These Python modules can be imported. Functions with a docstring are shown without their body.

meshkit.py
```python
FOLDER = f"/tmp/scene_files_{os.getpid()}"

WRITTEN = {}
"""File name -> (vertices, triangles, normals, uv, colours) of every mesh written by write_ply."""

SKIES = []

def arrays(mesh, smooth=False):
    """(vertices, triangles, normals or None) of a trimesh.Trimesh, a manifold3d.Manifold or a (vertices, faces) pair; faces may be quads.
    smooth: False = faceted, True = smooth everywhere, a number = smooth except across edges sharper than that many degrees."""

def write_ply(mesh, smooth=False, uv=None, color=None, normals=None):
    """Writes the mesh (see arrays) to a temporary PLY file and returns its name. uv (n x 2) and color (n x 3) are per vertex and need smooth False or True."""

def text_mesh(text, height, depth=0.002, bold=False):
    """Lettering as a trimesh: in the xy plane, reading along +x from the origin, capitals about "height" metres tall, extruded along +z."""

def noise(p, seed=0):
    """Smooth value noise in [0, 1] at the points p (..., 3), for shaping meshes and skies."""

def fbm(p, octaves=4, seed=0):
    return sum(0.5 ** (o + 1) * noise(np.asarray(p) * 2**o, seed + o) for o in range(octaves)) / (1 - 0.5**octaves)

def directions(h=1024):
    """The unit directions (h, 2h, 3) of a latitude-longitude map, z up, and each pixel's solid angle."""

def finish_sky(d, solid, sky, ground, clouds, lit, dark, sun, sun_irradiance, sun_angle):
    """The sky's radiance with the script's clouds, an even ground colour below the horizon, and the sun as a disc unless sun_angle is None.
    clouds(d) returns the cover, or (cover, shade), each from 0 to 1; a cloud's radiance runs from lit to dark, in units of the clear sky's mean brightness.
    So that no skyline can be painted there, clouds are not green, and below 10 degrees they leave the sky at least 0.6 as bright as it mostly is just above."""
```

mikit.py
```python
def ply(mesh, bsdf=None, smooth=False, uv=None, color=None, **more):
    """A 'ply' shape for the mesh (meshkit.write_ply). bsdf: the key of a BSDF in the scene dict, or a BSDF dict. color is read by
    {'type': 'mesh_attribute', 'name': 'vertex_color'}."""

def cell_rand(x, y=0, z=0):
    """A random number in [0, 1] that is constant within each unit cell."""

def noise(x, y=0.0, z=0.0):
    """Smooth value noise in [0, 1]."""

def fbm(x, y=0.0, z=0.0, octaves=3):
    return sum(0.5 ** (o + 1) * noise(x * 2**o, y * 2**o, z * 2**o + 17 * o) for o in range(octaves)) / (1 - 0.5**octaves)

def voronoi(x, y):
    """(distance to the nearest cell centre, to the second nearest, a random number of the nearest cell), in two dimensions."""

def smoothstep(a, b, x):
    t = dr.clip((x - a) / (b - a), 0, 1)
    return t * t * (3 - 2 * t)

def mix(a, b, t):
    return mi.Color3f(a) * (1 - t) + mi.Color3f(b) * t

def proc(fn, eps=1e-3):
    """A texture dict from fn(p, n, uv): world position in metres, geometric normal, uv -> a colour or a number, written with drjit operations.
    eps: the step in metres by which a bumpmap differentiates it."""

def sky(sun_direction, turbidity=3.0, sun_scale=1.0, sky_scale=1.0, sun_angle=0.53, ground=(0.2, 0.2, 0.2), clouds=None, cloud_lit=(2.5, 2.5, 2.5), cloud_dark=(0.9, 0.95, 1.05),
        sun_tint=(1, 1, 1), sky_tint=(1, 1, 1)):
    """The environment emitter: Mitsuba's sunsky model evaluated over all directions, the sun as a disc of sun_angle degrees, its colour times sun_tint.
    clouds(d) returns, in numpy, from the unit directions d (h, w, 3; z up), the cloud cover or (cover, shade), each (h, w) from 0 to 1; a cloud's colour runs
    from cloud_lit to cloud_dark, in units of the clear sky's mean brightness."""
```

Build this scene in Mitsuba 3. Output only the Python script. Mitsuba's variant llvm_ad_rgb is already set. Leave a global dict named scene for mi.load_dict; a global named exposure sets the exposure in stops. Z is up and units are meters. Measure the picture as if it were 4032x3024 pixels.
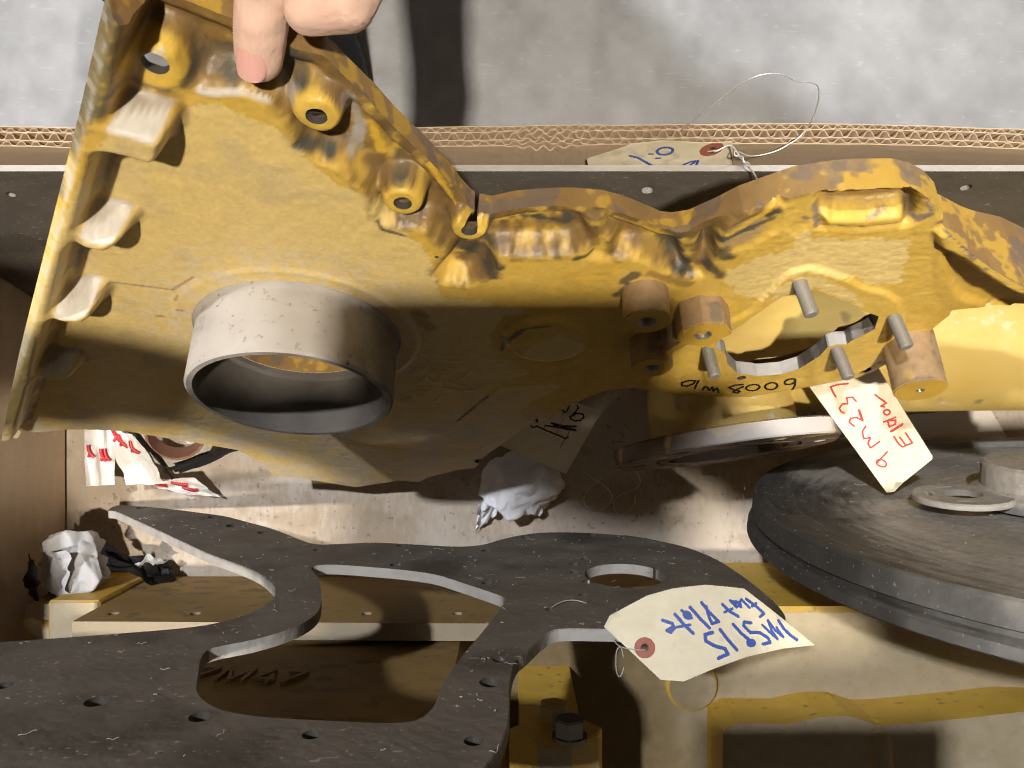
import math, random
import numpy as np, trimesh, shapely, manifold3d as m3
import mitsuba as mi, drjit as dr
import mikit, meshkit
from mikit import proc, noise, fbm, smoothstep, mix
from scipy import ndimage
from shapely.geometry import Polygon, LineString, Point
from shapely import affinity
from shapely.ops import unary_union
random.seed(7); np.random.seed(7)
T = mi.ScalarTransform4f
scene, labels = {'type': 'scene'}, {}

# ---------------------------------------------------------------- camera, lamps, exposure
scene['camera'] = {'type': 'perspective', 'fov': 66.07, 'fov_axis': 'x', 'near_clip': 0.01, 'far_clip': 50.0,
                   'to_world': T().look_at(origin=[0, 0, 0.78], target=[0, 0, 0], up=[0, 1, 0])}
exposure = -0.28
def lamp(key, pos, aim, size, rad):
    scene[key] = {'type': 'rectangle', 'to_world': T().look_at(origin=pos, target=aim, up=[0, 1, 0.01]) @ T().scale([size[0], size[1], 1]),
                  'emitter': {'type': 'area', 'radiance': {'type': 'rgb', 'value': rad}}, 'bsdf': {'type': 'diffuse', 'reflectance': {'type': 'rgb', 'value': 0.5}}}
    labels[key] = {'label': 'high bay hall lamp high above the crate, %s' % ('towards the near side' if 'lamp_001' not in key else 'towards the far left side'), 'category': 'lamp'}
lamp('hall_lamp', [0.0, -0.36, 2.6], [0, 0, 0.3], [0.035, 0.035], [6300, 5700, 4850])
lamp('hall_lamp_001', [-1.38, 1.28, 4.4], [0.1, 0, 0.2], [0.06, 0.06], [5200, 5250, 5350])

scene['hall_light'] = {'type': 'constant', 'radiance': {'type': 'rgb', 'value': [0.095, 0.080, 0.064]}}

# measured outlines, in millimetres on each thing's own plane
TR = {'cast_out': [(-117.8, 330.5), (-126.6, 318.4), (-161.0, 266.6), (-218.2, 182.6), (-278.2, 94.7), (-381.4, -61.8), (-404.5, -95.5), (-397.5, -102.7), (-383.4, -84.3), (-371.4, -88.2), (-349.7, -82.9), (-324.5, -82.9), (-300.9, -86.1), (-280.8, -99.0), (-253.7, -113.1), (-228.1, -127.6), (-216.9, -163.3), (-216.6, -193.2), (-189.6, -202.6), (-147.9, -226.5), (-104.1, -206.9), (-86.8, -212.1), (-76.5, -198.2), (-47.4, -177.3), (-32.8, -173.2), (-23.3, -142.9), (-9.4, -116.5), (11.0, -76.7), (30.8, -62.6), (32.8, -49.5), (47.4, -29.7), (64.0, -12.0), (80.0, -5.3), (99.9, -12.0), (116.5, -17.1), (140.2, -21.4), (168.8, -21.8), (192.7, -10.7), (207.5, -3.3), (233.6, 9.9), (239.9, 19.6), (242.8, 27.8), (247.0, 34.3), (255.2, 44.9), (250.9, 70.7), (252.2, 81.7), (253.5, 92.7), (251.8, 98.4), (271.1, 101.7), (291.9, 100.9), (331.3, 100.1), (298.3, 134.4), (249.7, 160.9), (232.6, 166.1), (224.8, 169.6), (209.6, 178.6), (206.4, 179.4), (206.2, 181.1), (203.0, 187.5), (193.9, 195.8), (184.4, 201.7), (175.0, 204.3), (156.8, 204.0), (147.6, 202.7), (132.9, 199.4), (124.7, 194.7), (109.6, 185.1), (101.1, 176.7), (89.0, 166.6), (80.9, 164.5), (74.8, 165.7), (62.3, 173.5), (52.2, 178.9), (44.0, 182.0), (28.3, 183.9), (15.1, 183.3), (1.5, 181.4), (-10.2, 177.5), (-16.7, 179.5), (-20.1, 182.8), (-25.0, 192.0), (-26.9, 197.4), (-37.6, 216.9), (-45.2, 228.6), (-50.8, 238.1), (-56.5, 249.0), (-64.9, 262.3), (-69.0, 269.8), (-71.6, 273.1), (-81.0, 275.7), (-93.7, 284.7), (-99.8, 288.8), (-106.5, 292.6), (-123.6, 301.9), (-127.6, 313.0)],
 'cast_opening': [(146.5, 111.6), (149.6, 116.6), (155.4, 118.2), (161.4, 122.6), (165.6, 123.1), (195.0, 105.9), (199.1, 101.2), (211.2, 95.0), (214.8, 80.5), (211.5, 73.5), (206.8, 66.5), (205.6, 61.4), (199.9, 61.4), (195.3, 58.1), (194.5, 46.3), (187.5, 27.4), (178.3, 19.9), (163.3, 16.9), (160.6, 18.4), (148.7, 21.1), (138.9, 35.0), (134.5, 48.3), (130.2, 53.8), (126.2, 55.8), (125.4, 64.0), (127.8, 71.9), (129.7, 75.9), (136.9, 90.3)],
 'cast_holes': [(-130.9, 277.0, 4.8), (-77.6, 251.2, 4.3), (-50.2, 196.6, 4.2), (-20.6, 176.0, 3.9), (22.4, -64.6, 4.8), (-27.2, -154.8, 5.5), (233.3, 21.5, 4.0), (153.4, 14.2, 3.0), (-38.5, 151.2, 1.1)],
 'cast_bosses': [(-77.6, 251.2, 9.8), (-50.2, 196.6, 9.4), (-20.6, 176.0, 8.8)],
 'cast_tube': (-132.3, 65.6, 60.3), 'cast_tube_rim': (-125.7, 72.3, 58.2), 'cast_ring': (-132.3, 65.6, 70.6), 'cast_disc': (22.3, 67.6, 26.3), 'strip': [(-117.8, 330.5), (-126.6, 318.4), (-161.0, 266.6), (-218.2, 182.6), (-278.2, 94.7), (-383.3, -51.6), (-393.3, -68.3), (-368.2, -57.8), (-334.6, -9.4), (-298.1, 44.1), (-275.8, 78.8), (-251.0, 116.6), (-239.6, 133.4), (-209.0, 179.9), (-192.0, 202.2), (-163.4, 245.8), (-146.7, 269.7), (-136.2, 286.4), (-126.7, 301.6), (-109.5, 330.5)],
 'tab1': [(-152.8, 268.0), (-149.7, 264.1), (-144.0, 262.5), (-140.2, 260.2), (-131.5, 256.1), (-139.4, 242.6), (-143.2, 239.4), (-151.6, 243.9), (-160.2, 247.2), (-168.8, 244.8)],
 'tab2': [(-198.0, 200.4), (-192.6, 196.8), (-188.6, 193.8), (-181.0, 194.4), (-175.8, 191.3), (-176.8, 188.2), (-181.6, 182.5), (-189.1, 176.7), (-194.5, 177.3), (-200.2, 181.3), (-207.4, 181.9)],
 'tab3': [(-247.7, 127.0), (-240.0, 125.4), (-233.2, 127.0), (-222.7, 132.8), (-218.8, 129.5), (-220.7, 123.7), (-225.7, 116.0), (-233.9, 109.8), (-243.2, 111.6), (-254.1, 115.1)],
 'tab4': [(-297.0, 51.3), (-290.2, 49.1), (-279.6, 50.2), (-273.2, 49.1), (-273.1, 43.4), (-279.8, 34.0), (-286.5, 32.9), (-304.9, 38.7)],
 'pad1': [(-137.7, 284.9), (-132.5, 286.3), (-125.3, 285.6), (-120.9, 283.5), (-120.8, 276.9), (-122.5, 269.4), (-128.8, 262.2), (-137.7, 259.4), (-147.7, 263.4)],
 'rib2': [(33.7, 177.8), (41.1, 150.4), (51.2, 148.1), (48.2, 163.5), (43.5, 177.8)],
 'rib3': [(79.8, 168.4), (92.1, 131.4), (102.8, 132.6), (96.4, 155.7), (90.7, 170.5)],
 'lip': [(146.2, 185.9), (149.8, 177.5), (170.2, 175.5), (189.3, 179.5), (184.5, 188.6), (166.4, 184.8)],
 'band': [(-136.8, 289.7), (-138.1, 282.6), (-125.9, 283.2), (-122.6, 272.8), (-123.2, 262.9), (-114.5, 262.3), (-104.7, 262.3), (-93.9, 256.5), (-91.7, 244.2), (-90.6, 231.5), (-83.2, 221.7), (-76.1, 218.5), (-70.2, 208.5), (-66.8, 201.6), (-64.1, 181.1), (-56.4, 175.2), (-41.7, 173.1), (-35.3, 160.6), (-32.3, 152.9), (-42.7, 135.6), (-38.1, 125.8), (-23.1, 122.0), (-10.3, 135.6), (-7.3, 150.7), (16.0, 150.5), (32.4, 152.7), (40.3, 158.9), (43.6, 164.9), (48.6, 162.7), (51.0, 149.6), (65.7, 148.4), (84.7, 135.6), (98.1, 134.4), (104.3, 142.7), (105.2, 149.6), (105.3, 168.2), (113.2, 179.7), (126.3, 187.9), (126.4, 193.5), (128.5, 196.2), (147.7, 204.7), (174.8, 205.8), (188.7, 200.7), (200.6, 190.7), (206.5, 184.0), (106.5, 400.2), (-99.7, 400.2)],
 'panel': [(103.0, 175.0), (104.3, 151.1), (120.2, 160.0), (131.9, 177.0), (123.8, 193.5), (110.8, 186.3)],
 'hump_pocket': [(141.1, 198.8), (149.2, 177.2), (171.6, 175.2), (191.0, 178.8), (191.0, 186.9), (187.8, 195.2), (181.0, 201.1), (164.1, 200.6)],
 'rib': [(124.0, 199.9), (133.5, 175.1), (139.2, 169.0), (144.4, 181.1), (135.4, 208.7), (129.2, 207.0)],
 'rim': [(205.5, 175.1), (209.6, 178.6), (224.8, 169.6), (232.6, 166.1), (249.7, 160.9), (298.3, 134.4), (305.5, 123.6), (253.8, 153.9), (244.9, 154.9), (233.6, 158.9), (219.3, 165.4), (211.0, 166.1)],
 'rim_u': [209.6, 224.8, 232.6, 249.7, 298.3],
 'rimhole': [(219.8, 153.9), (228.2, 151.6), (250.2, 135.3), (268.4, 122.8), (285.2, 112.4), (352.1, 68.8), (331.1, 100.4), (272.2, 102.0), (250.8, 111.0), (237.4, 126.9)],
 'open_pad': [(143.4, 132.2), (146.1, 138.8), (153.8, 143.5), (164.1, 140.7), (177.5, 133.4), (193.7, 123.4), (203.7, 119.5), (216.1, 110.3), (227.8, 90.6), (238.2, 46.0), (230.6, 16.8), (191.1, -6.4), (166.9, -15.7), (137.7, -13.6), (122.5, 31.7), (119.0, 69.2), (126.0, 84.6), (136.5, 100.6)],
 'dust_l': [(-223.7, 175.1), (-184.7, 221.9), (-149.8, 263.3), (-137.1, 265.8), (-134.3, 258.1), (-130.9, 252.8), (-122.1, 256.1), (-116.0, 255.4), (-106.5, 249.3), (-97.0, 243.9), (-90.6, 229.9), (-78.2, 207.3), (-65.0, 198.5), (-56.0, 182.9), (-45.4, 159.4), (-41.7, 144.8), (-41.8, 136.2), (-39.9, 118.7), (-36.4, 109.7), (-11.9, 107.0), (-13.1, 102.9), (4.5, 101.7), (10.1, 94.4), (-4.7, 90.9), (-12.8, 70.0), (-13.2, 53.4), (-5.2, 38.3), (12.7, 17.3), (-7.8, 2.4), (-3.5, -5.3), (35.2, -0.4), (30.1, -10.7), (14.8, -29.7), (5.9, -53.3), (16.3, -66.5), (-51.0, -212.8), (-334.4, -212.8), (-457.8, -144.7)],
 'dust_r': [(143.1, 174.9), (148.8, 168.4), (153.8, 167.7), (166.7, 165.8), (181.0, 167.1), (189.4, 165.8), (198.3, 167.5), (199.8, 156.3), (202.4, 153.9), (207.1, 136.7), (210.3, 127.6), (194.9, 124.6), (185.3, 131.6), (173.5, 134.1), (155.5, 139.6), (146.5, 134.1), (142.1, 122.6), (140.0, 109.7), (121.9, 116.6), (120.8, 122.3), (113.6, 127.1), (112.9, 136.5), (118.8, 143.8), (128.1, 152.5), (142.7, 159.0), (139.7, 163.7)],
 'dust_r2': [(148.3, 132.8), (156.1, 137.7), (161.2, 137.2), (184.5, 122.6), (200.0, 105.1), (206.7, 108.6), (204.3, 105.6), (195.1, 107.0), (165.8, 125.4), (154.8, 120.3), (144.9, 112.4), (141.1, 120.3)],
 'dust_panel': [(105.1, 172.7), (104.8, 154.5), (119.3, 163.3), (123.2, 171.7), (120.3, 185.7), (113.0, 181.8)],
 'dust_disc': [(6.8, 56.4), (19.2, 70.9), (27.7, 75.9), (41.6, 68.9), (48.2, 60.7), (43.5, 45.6), (22.7, 32.0), (5.0, 38.9)],
 'caps': [(-118.5, 274.3, -106.8, 269.5, 5.7, 'b'), (-116.4, 269.5, -93.5, 265.8, 5.3, 'g'), (-87.8, 280.0, -79.0, 269.4, 3.8, 'g'), (-92.9, 268.2, -80.7, 258.2, 5.3, 'g'), (-89.4, 259.5, -79.9, 252.9, 3.5, 's'), (-127.4, 312.9, -119.0, 315.6, 7.2, 'o'), (-133.9, 304.1, -153.5, 274.2, 6.2, 'o'), (-154.4, 274.2, -174.4, 247.7, 4.6, 'o'), (-184.6, 232.7, -192.5, 219.7, 2.2, 'o'), (-128.0, 296.4, -116.9, 293.3, 7.1, 'b'), (-118.9, 288.0, -116.7, 276.7, 3.6, 'b'), (-65.7, 252.9, -65.3, 225.6, 2.9, 's'), (-64.3, 231.7, -69.8, 219.3, 3.3, 's'), (-69.7, 258.2, -70.1, 246.1, 4.0, 'b'), (-90.2, 231.7, -79.0, 223.3, 2.0, 'g'), (-79.4, 226.4, -77.9, 223.3, 1.5, 'g'), (-60.0, 231.7, -58.0, 216.1, 3.1, 'y'), (-50.8, 219.3, -48.5, 211.1, 2.2, 'y'), (-49.4, 212.8, -54.5, 191.9, 3.6, 'g'), (-64.2, 212.8, -53.5, 199.1, 3.4, 'b'), (-58.6, 196.4, -49.4, 194.6, 1.7, 'g'), (-63.0, 174.6, -52.5, 169.0, 1.1, 'g'), (-64.6, 180.5, -63.0, 174.6, 0.9, 'g'), (-36.8, 202.6, -30.6, 174.6, 5.3, 'b'), (-31.4, 180.5, -24.4, 151.5, 5.5, 'b'), (-37.0, 212.8, -27.4, 186.3, 1.6, 'y'), (-28.6, 147.0, -11.7, 135.4, 5.9, 'k'), (-25.3, 135.4, -10.2, 142.4, 5.5, 'k'), (-9.9, 153.7, -15.2, 151.5, 3.2, 'g'), (-29.1, 135.3, -15.8, 130.4, 4.0, 'b'), (-3.3, 160.2, 30.9, 166.5, 5.7, 'b'), (22.9, 174.6, 30.8, 168.5, 3.5, 'g'), (-0.8, 170.6, 21.7, 173.6, 2.1, 'y'), (5.6, 168.5, 28.5, 164.4, 2.2, 'g'), (32.2, 149.2, 41.0, 153.7, 1.6, 'k'), (34.3, 172.6, 41.9, 158.0, 3.7, 'b'), (51.5, 164.4, 83.5, 142.4, 5.1, 'b'), (78.9, 153.7, 92.9, 135.4, 4.9, 'k'), (82.1, 164.4, 83.1, 144.7, 3.3, 'g'), (50.3, 174.6, 82.0, 158.0, 1.7, 'y'), (98.8, 158.0, 110.7, 151.5, 4.5, 'k'), (103.6, 142.4, 111.2, 133.0, 3.5, 'k'), (104.0, 163.3, 125.1, 182.5, 2.0, 'g'), (122.1, 184.4, 125.8, 188.2, 2.2, 'k'), (106.5, 168.5, 123.5, 191.9, 1.6, 'y'), (91.6, 135.4, 96.4, 131.8, 2.2, 'g'), (65.2, 135.3, 60.8, 127.9, 3.3, 'g'), (63.9, 125.4, 58.2, 115.0, 2.7, 'g'), (73.9, 135.4, 94.9, 125.7, 3.6, 'b'), (141.5, 192.5, 147.4, 177.2, 1.8, 'r'), (137.8, 201.5, 140.6, 203.2, 1.6, 'r'), (182.8, 199.7, 190.6, 181.1, 2.8, 'k'), (192.5, 181.1, 198.3, 186.9, 1.7, 'r'), (192.4, 194.3, 197.4, 188.8, 1.0, 'r'), (168.5, 183.1, 176.6, 186.9, 0.5, 'r'), (156.0, 177.2, 190.1, 178.2, 0.4, 'g'), (123.0, 212.1, 128.1, 213.8, 1.8, 'r'), (146.2, 210.1, 155.5, 206.7, 3.2, 'r'), (157.6, 210.1, 161.9, 205.0, 1.1, 'r'), (167.7, 205.0, 177.3, 206.7, 0.5, 'r'), (138.9, 183.1, 141.0, 182.1, 1.2, 'r'), (149.4, 188.8, 183.7, 192.5, 2.6, 'c'), (144.5, 198.8, 176.9, 202.4, 1.7, 'o'), (-5.6, 65.6, 6.6, 84.1, 1.9, 'g'), (8.1, 85.6, 21.4, 88.6, 1.3, 'g'), (-6.6, 49.0, -4.8, 62.3, 1.2, 'g'), (-223.2, 129.6, -201.0, 124.1, 0.8, 'm'), (-201.0, 124.1, -185.9, 120.3, 0.8, 'm'), (-185.9, 120.3, -170.2, 132.8, 0.8, 'm'), (-185.2, 115.0, -188.6, 109.7, 0.7, 'm'), (-206.0, 91.5, -203.0, 91.5, 1.3, 'm'), (-190.9, 100.1, -188.2, 99.5, 1.2, 'm'), (-41.7, -65.5, -9.9, -6.5, 1.3, 'k'), (-15.4, -17.9, -9.9, -6.5, 2.1, 'y'), (-49.4, 78.1, -55.0, 95.8, 4.6, 'n'), (-56.6, 94.4, -49.6, 91.5, 2.0, 'n')],
 'cast_text': [[(-38.0, 45.0), (-32.0, 34.6), (-44.2, 35.8)], [(-38.0, 45.0), (-41.0, 39.0)], [(-37.9, 24.3), (-49.5, 30.1), (-43.9, 20.0), (-53.8, 20.0), (-44.3, 14.0)], [(-49.5, 12.2), (-48.8, 6.0), (-51.9, 2.4), (-54.7, 6.0), (-57.1, 13.1), (-61.8, 5.1)], [(-64.5, 1.5), (-67.2, -1.2), (-67.3, -9.6), (-61.1, -11.5), (-56.7, -7.7), (-58.8, -4.0), (-62.8, -4.9), (-63.2, -8.7)], [(-63.1, -19.2), (-67.2, -23.1), (-68.0, -15.3), (-71.8, -13.4), (-75.3, -16.3), (-75.5, -21.1), (-72.8, -22.1)], [(-71.7, -27.1), (-70.8, -33.1), (-76.1, -35.7), (-82.2, -31.6), (-80.8, -27.6), (-75.8, -27.1), (-77.0, -33.1)], [(-27.4, 21.7), (-34.2, 9.6)], [(-42.8, 3.3), (-33.7, -2.1)], [(-47.0, -5.8), (-36.6, -10.5)], [(-33.0, -10.5), (-29.5, -5.8), (-20.1, -9.6), (-20.7, -4.0)], [(-29.8, -10.5), (-22.3, -4.0)], [(-49.1, -17.2), (-55.9, -29.1)]],
 'marker': [[(124.5, 6.1), (120.0, 6.7), (115.8, 3.1), (116.7, -1.2), (120.8, -2.5), (123.8, 1.6), (124.7, 5.4)], [(126.7, 6.1), (126.3, 1.6), (126.6, -6.2)], [(132.6, -8.2), (132.6, -3.6), (134.1, -0.3), (135.8, -5.5), (137.1, 1.0), (139.2, -6.2), (140.5, -0.3), (143.3, -8.3)], [(156.7, 4.8), (151.9, 3.5), (148.4, -0.3), (152.6, -3.6), (157.7, -6.4), (156.6, -9.5), (153.0, -7.5), (155.6, -2.3), (157.9, 1.4)], [(169.2, 1.3), (169.4, -1.1), (168.7, -3.4), (167.1, -4.9), (165.0, -5.4), (162.8, -4.6), (161.2, -2.9), (160.4, -0.6), (160.7, 1.8), (161.9, 3.7), (163.8, 4.7), (166.0, 4.6), (167.9, 3.3), (169.2, 1.3)], [(180.6, 3.6), (181.0, 1.0), (180.5, -1.3), (179.1, -2.9), (177.1, -3.2), (175.1, -2.4), (173.4, -0.4), (172.5, 2.1), (172.6, 4.6), (173.7, 6.5), (175.4, 7.5), (177.4, 7.2), (179.3, 5.8), (180.6, 3.6)], [(190.2, 11.6), (190.6, 9.6), (190.3, 7.5), (189.3, 5.8), (187.8, 5.0), (186.2, 5.1), (184.8, 6.3), (184.0, 8.1), (184.0, 10.2), (184.7, 12.1), (186.0, 13.4), (187.6, 13.7), (189.1, 13.1), (190.2, 11.6)], [(191.3, 8.2), (192.4, 3.0), (193.5, -6.4)]],
 'columns': [(73.0, 117.7, 12.8, 19, 4.6), (106.9, 101.5, 13.9, 18, 4.3), (84.7, 62.3, 12.6, 19, 4.3), (244.6, 60.0, 15.0, 33, 2.2)],
 'studs': [(153.7, 130.4, 155.2, 131.0, 17.0), (219.8, 94.4, 221.3, 94.9, 17.0), (201.6, 55.1, 203.5, 55.5, 17.0), (122.0, 53.4, 122.9, 53.3, 15.0)],
 'fp_out': [(382.5, 36.6), (387.4, 20.5), (385.8, 7.4), (338.3, 21.7), (263.5, 57.3), (203.9, 107.7), (174.2, 140.9), (155.0, 161.1), (137.7, 158.7), (112.9, 153.2), (90.6, 156.3), (41.5, 168.0), (21.6, 161.1), (9.2, 143.4), (-9.3, 127.4), (-29.5, 118.6), (-63.1, 121.2), (-101.5, 132.5), (-135.6, 165.7), (-150.6, 201.2), (-157.8, 245.3), (-161.0, 288.1), (-160.9, 311.6), (-157.9, 328.8), (-142.7, 348.6), (-122.1, 352.4), (-68.0, 344.8), (-31.2, 342.5), (-22.1, 344.8), (-14.5, 359.0), (-6.5, 378.6), (-1.5, 386.7), (1.2, 412.9), (0.8, 432.6), (1.4, 451.7), (2.7, 459.9), (4.5, 471.4), (8.1, 479.9), (10.2, 486.5), (18.1, 521.6), (168.5, 521.6), (247.6, 463.0), (307.8, 368.5), (271.8, 362.6), (260.5, 360.1), (222.7, 352.0), (174.9, 340.1), (156.9, 324.6), (149.1, 304.8), (148.8, 286.6), (151.0, 275.5), (156.6, 263.8), (173.1, 238.8), (193.2, 219.0), (227.4, 189.3), (295.1, 118.6), (374.9, 36.6)],
 'fp_open': [(157.1, 370.2), (136.4, 359.0), (120.0, 340.1), (113.6, 319.0), (117.6, 293.0), (126.0, 262.2), (136.2, 236.4), (144.5, 220.9), (130.5, 215.1), (82.6, 227.2), (53.3, 238.8), (35.5, 256.7), (13.4, 279.1), (3.2, 290.1), (4.9, 302.0), (15.2, 344.8), (24.8, 378.6), (32.4, 412.9), (32.8, 424.6), (34.3, 438.7), (38.7, 449.1), (49.0, 452.4), (76.4, 449.7), (101.0, 447.5), (119.5, 443.1), (132.7, 435.8), (143.8, 423.0), (149.0, 407.6), (155.5, 388.9), (158.0, 378.6)],
 'fp_holes': [(184.0, 431.9, 5.2), (235.8, 415.6, 4.0), (132.5, 446.1, 4.7), (81.2, 461.3, 3.9), (241.5, 94.6, 7.3), (208.2, 120.4, 4.9), (272.1, 61.6, 5.1), (356.9, 21.7, 4.9), (148.8, 175.5, 3.9), (86.1, 162.6, 4.4), (82.8, 216.4, 4.6), (19.0, 178.5, 4.2), (16.1, 258.9, 4.2), (-11.8, 137.6, 4.2), (-66.8, 130.8, 4.2), (-118.0, 164.2, 4.0), (-54.5, 201.2, 3.8), (-45.2, 215.1, 4.0), (-43.6, 235.8, 4.0), (-50.2, 256.7, 4.0), (-45.5, 284.1, 3.5), (-80.0, 201.2, 2.8), (-102.9, 225.3, 3.6), (-77.2, 242.3, 27.5), (-23.3, 311.6, 3.3), (6.0, 385.4, 3.8), (9.9, 412.0, 5.5), (15.3, 466.4, 4.0)],
 'tag_plate': {'o': [0.1075, -0.1327, 0.355],
 'u': [1.0, -0.0, 0.0],
 'v': [0.0, 0.8944, -0.4472],
 'out': [(-53.4, 8.9), (-33.1, 18.4), (-18.8, 21.8), (-1.2, 23.5), (20.2, 21.8), (58.5, -6.3), (39.1, -8.9), (18.3, -13.5), (0.8, -19.2), (-16.5, -25.8), (-28.4, -24.8), (-56.8, 3.2)],
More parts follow.
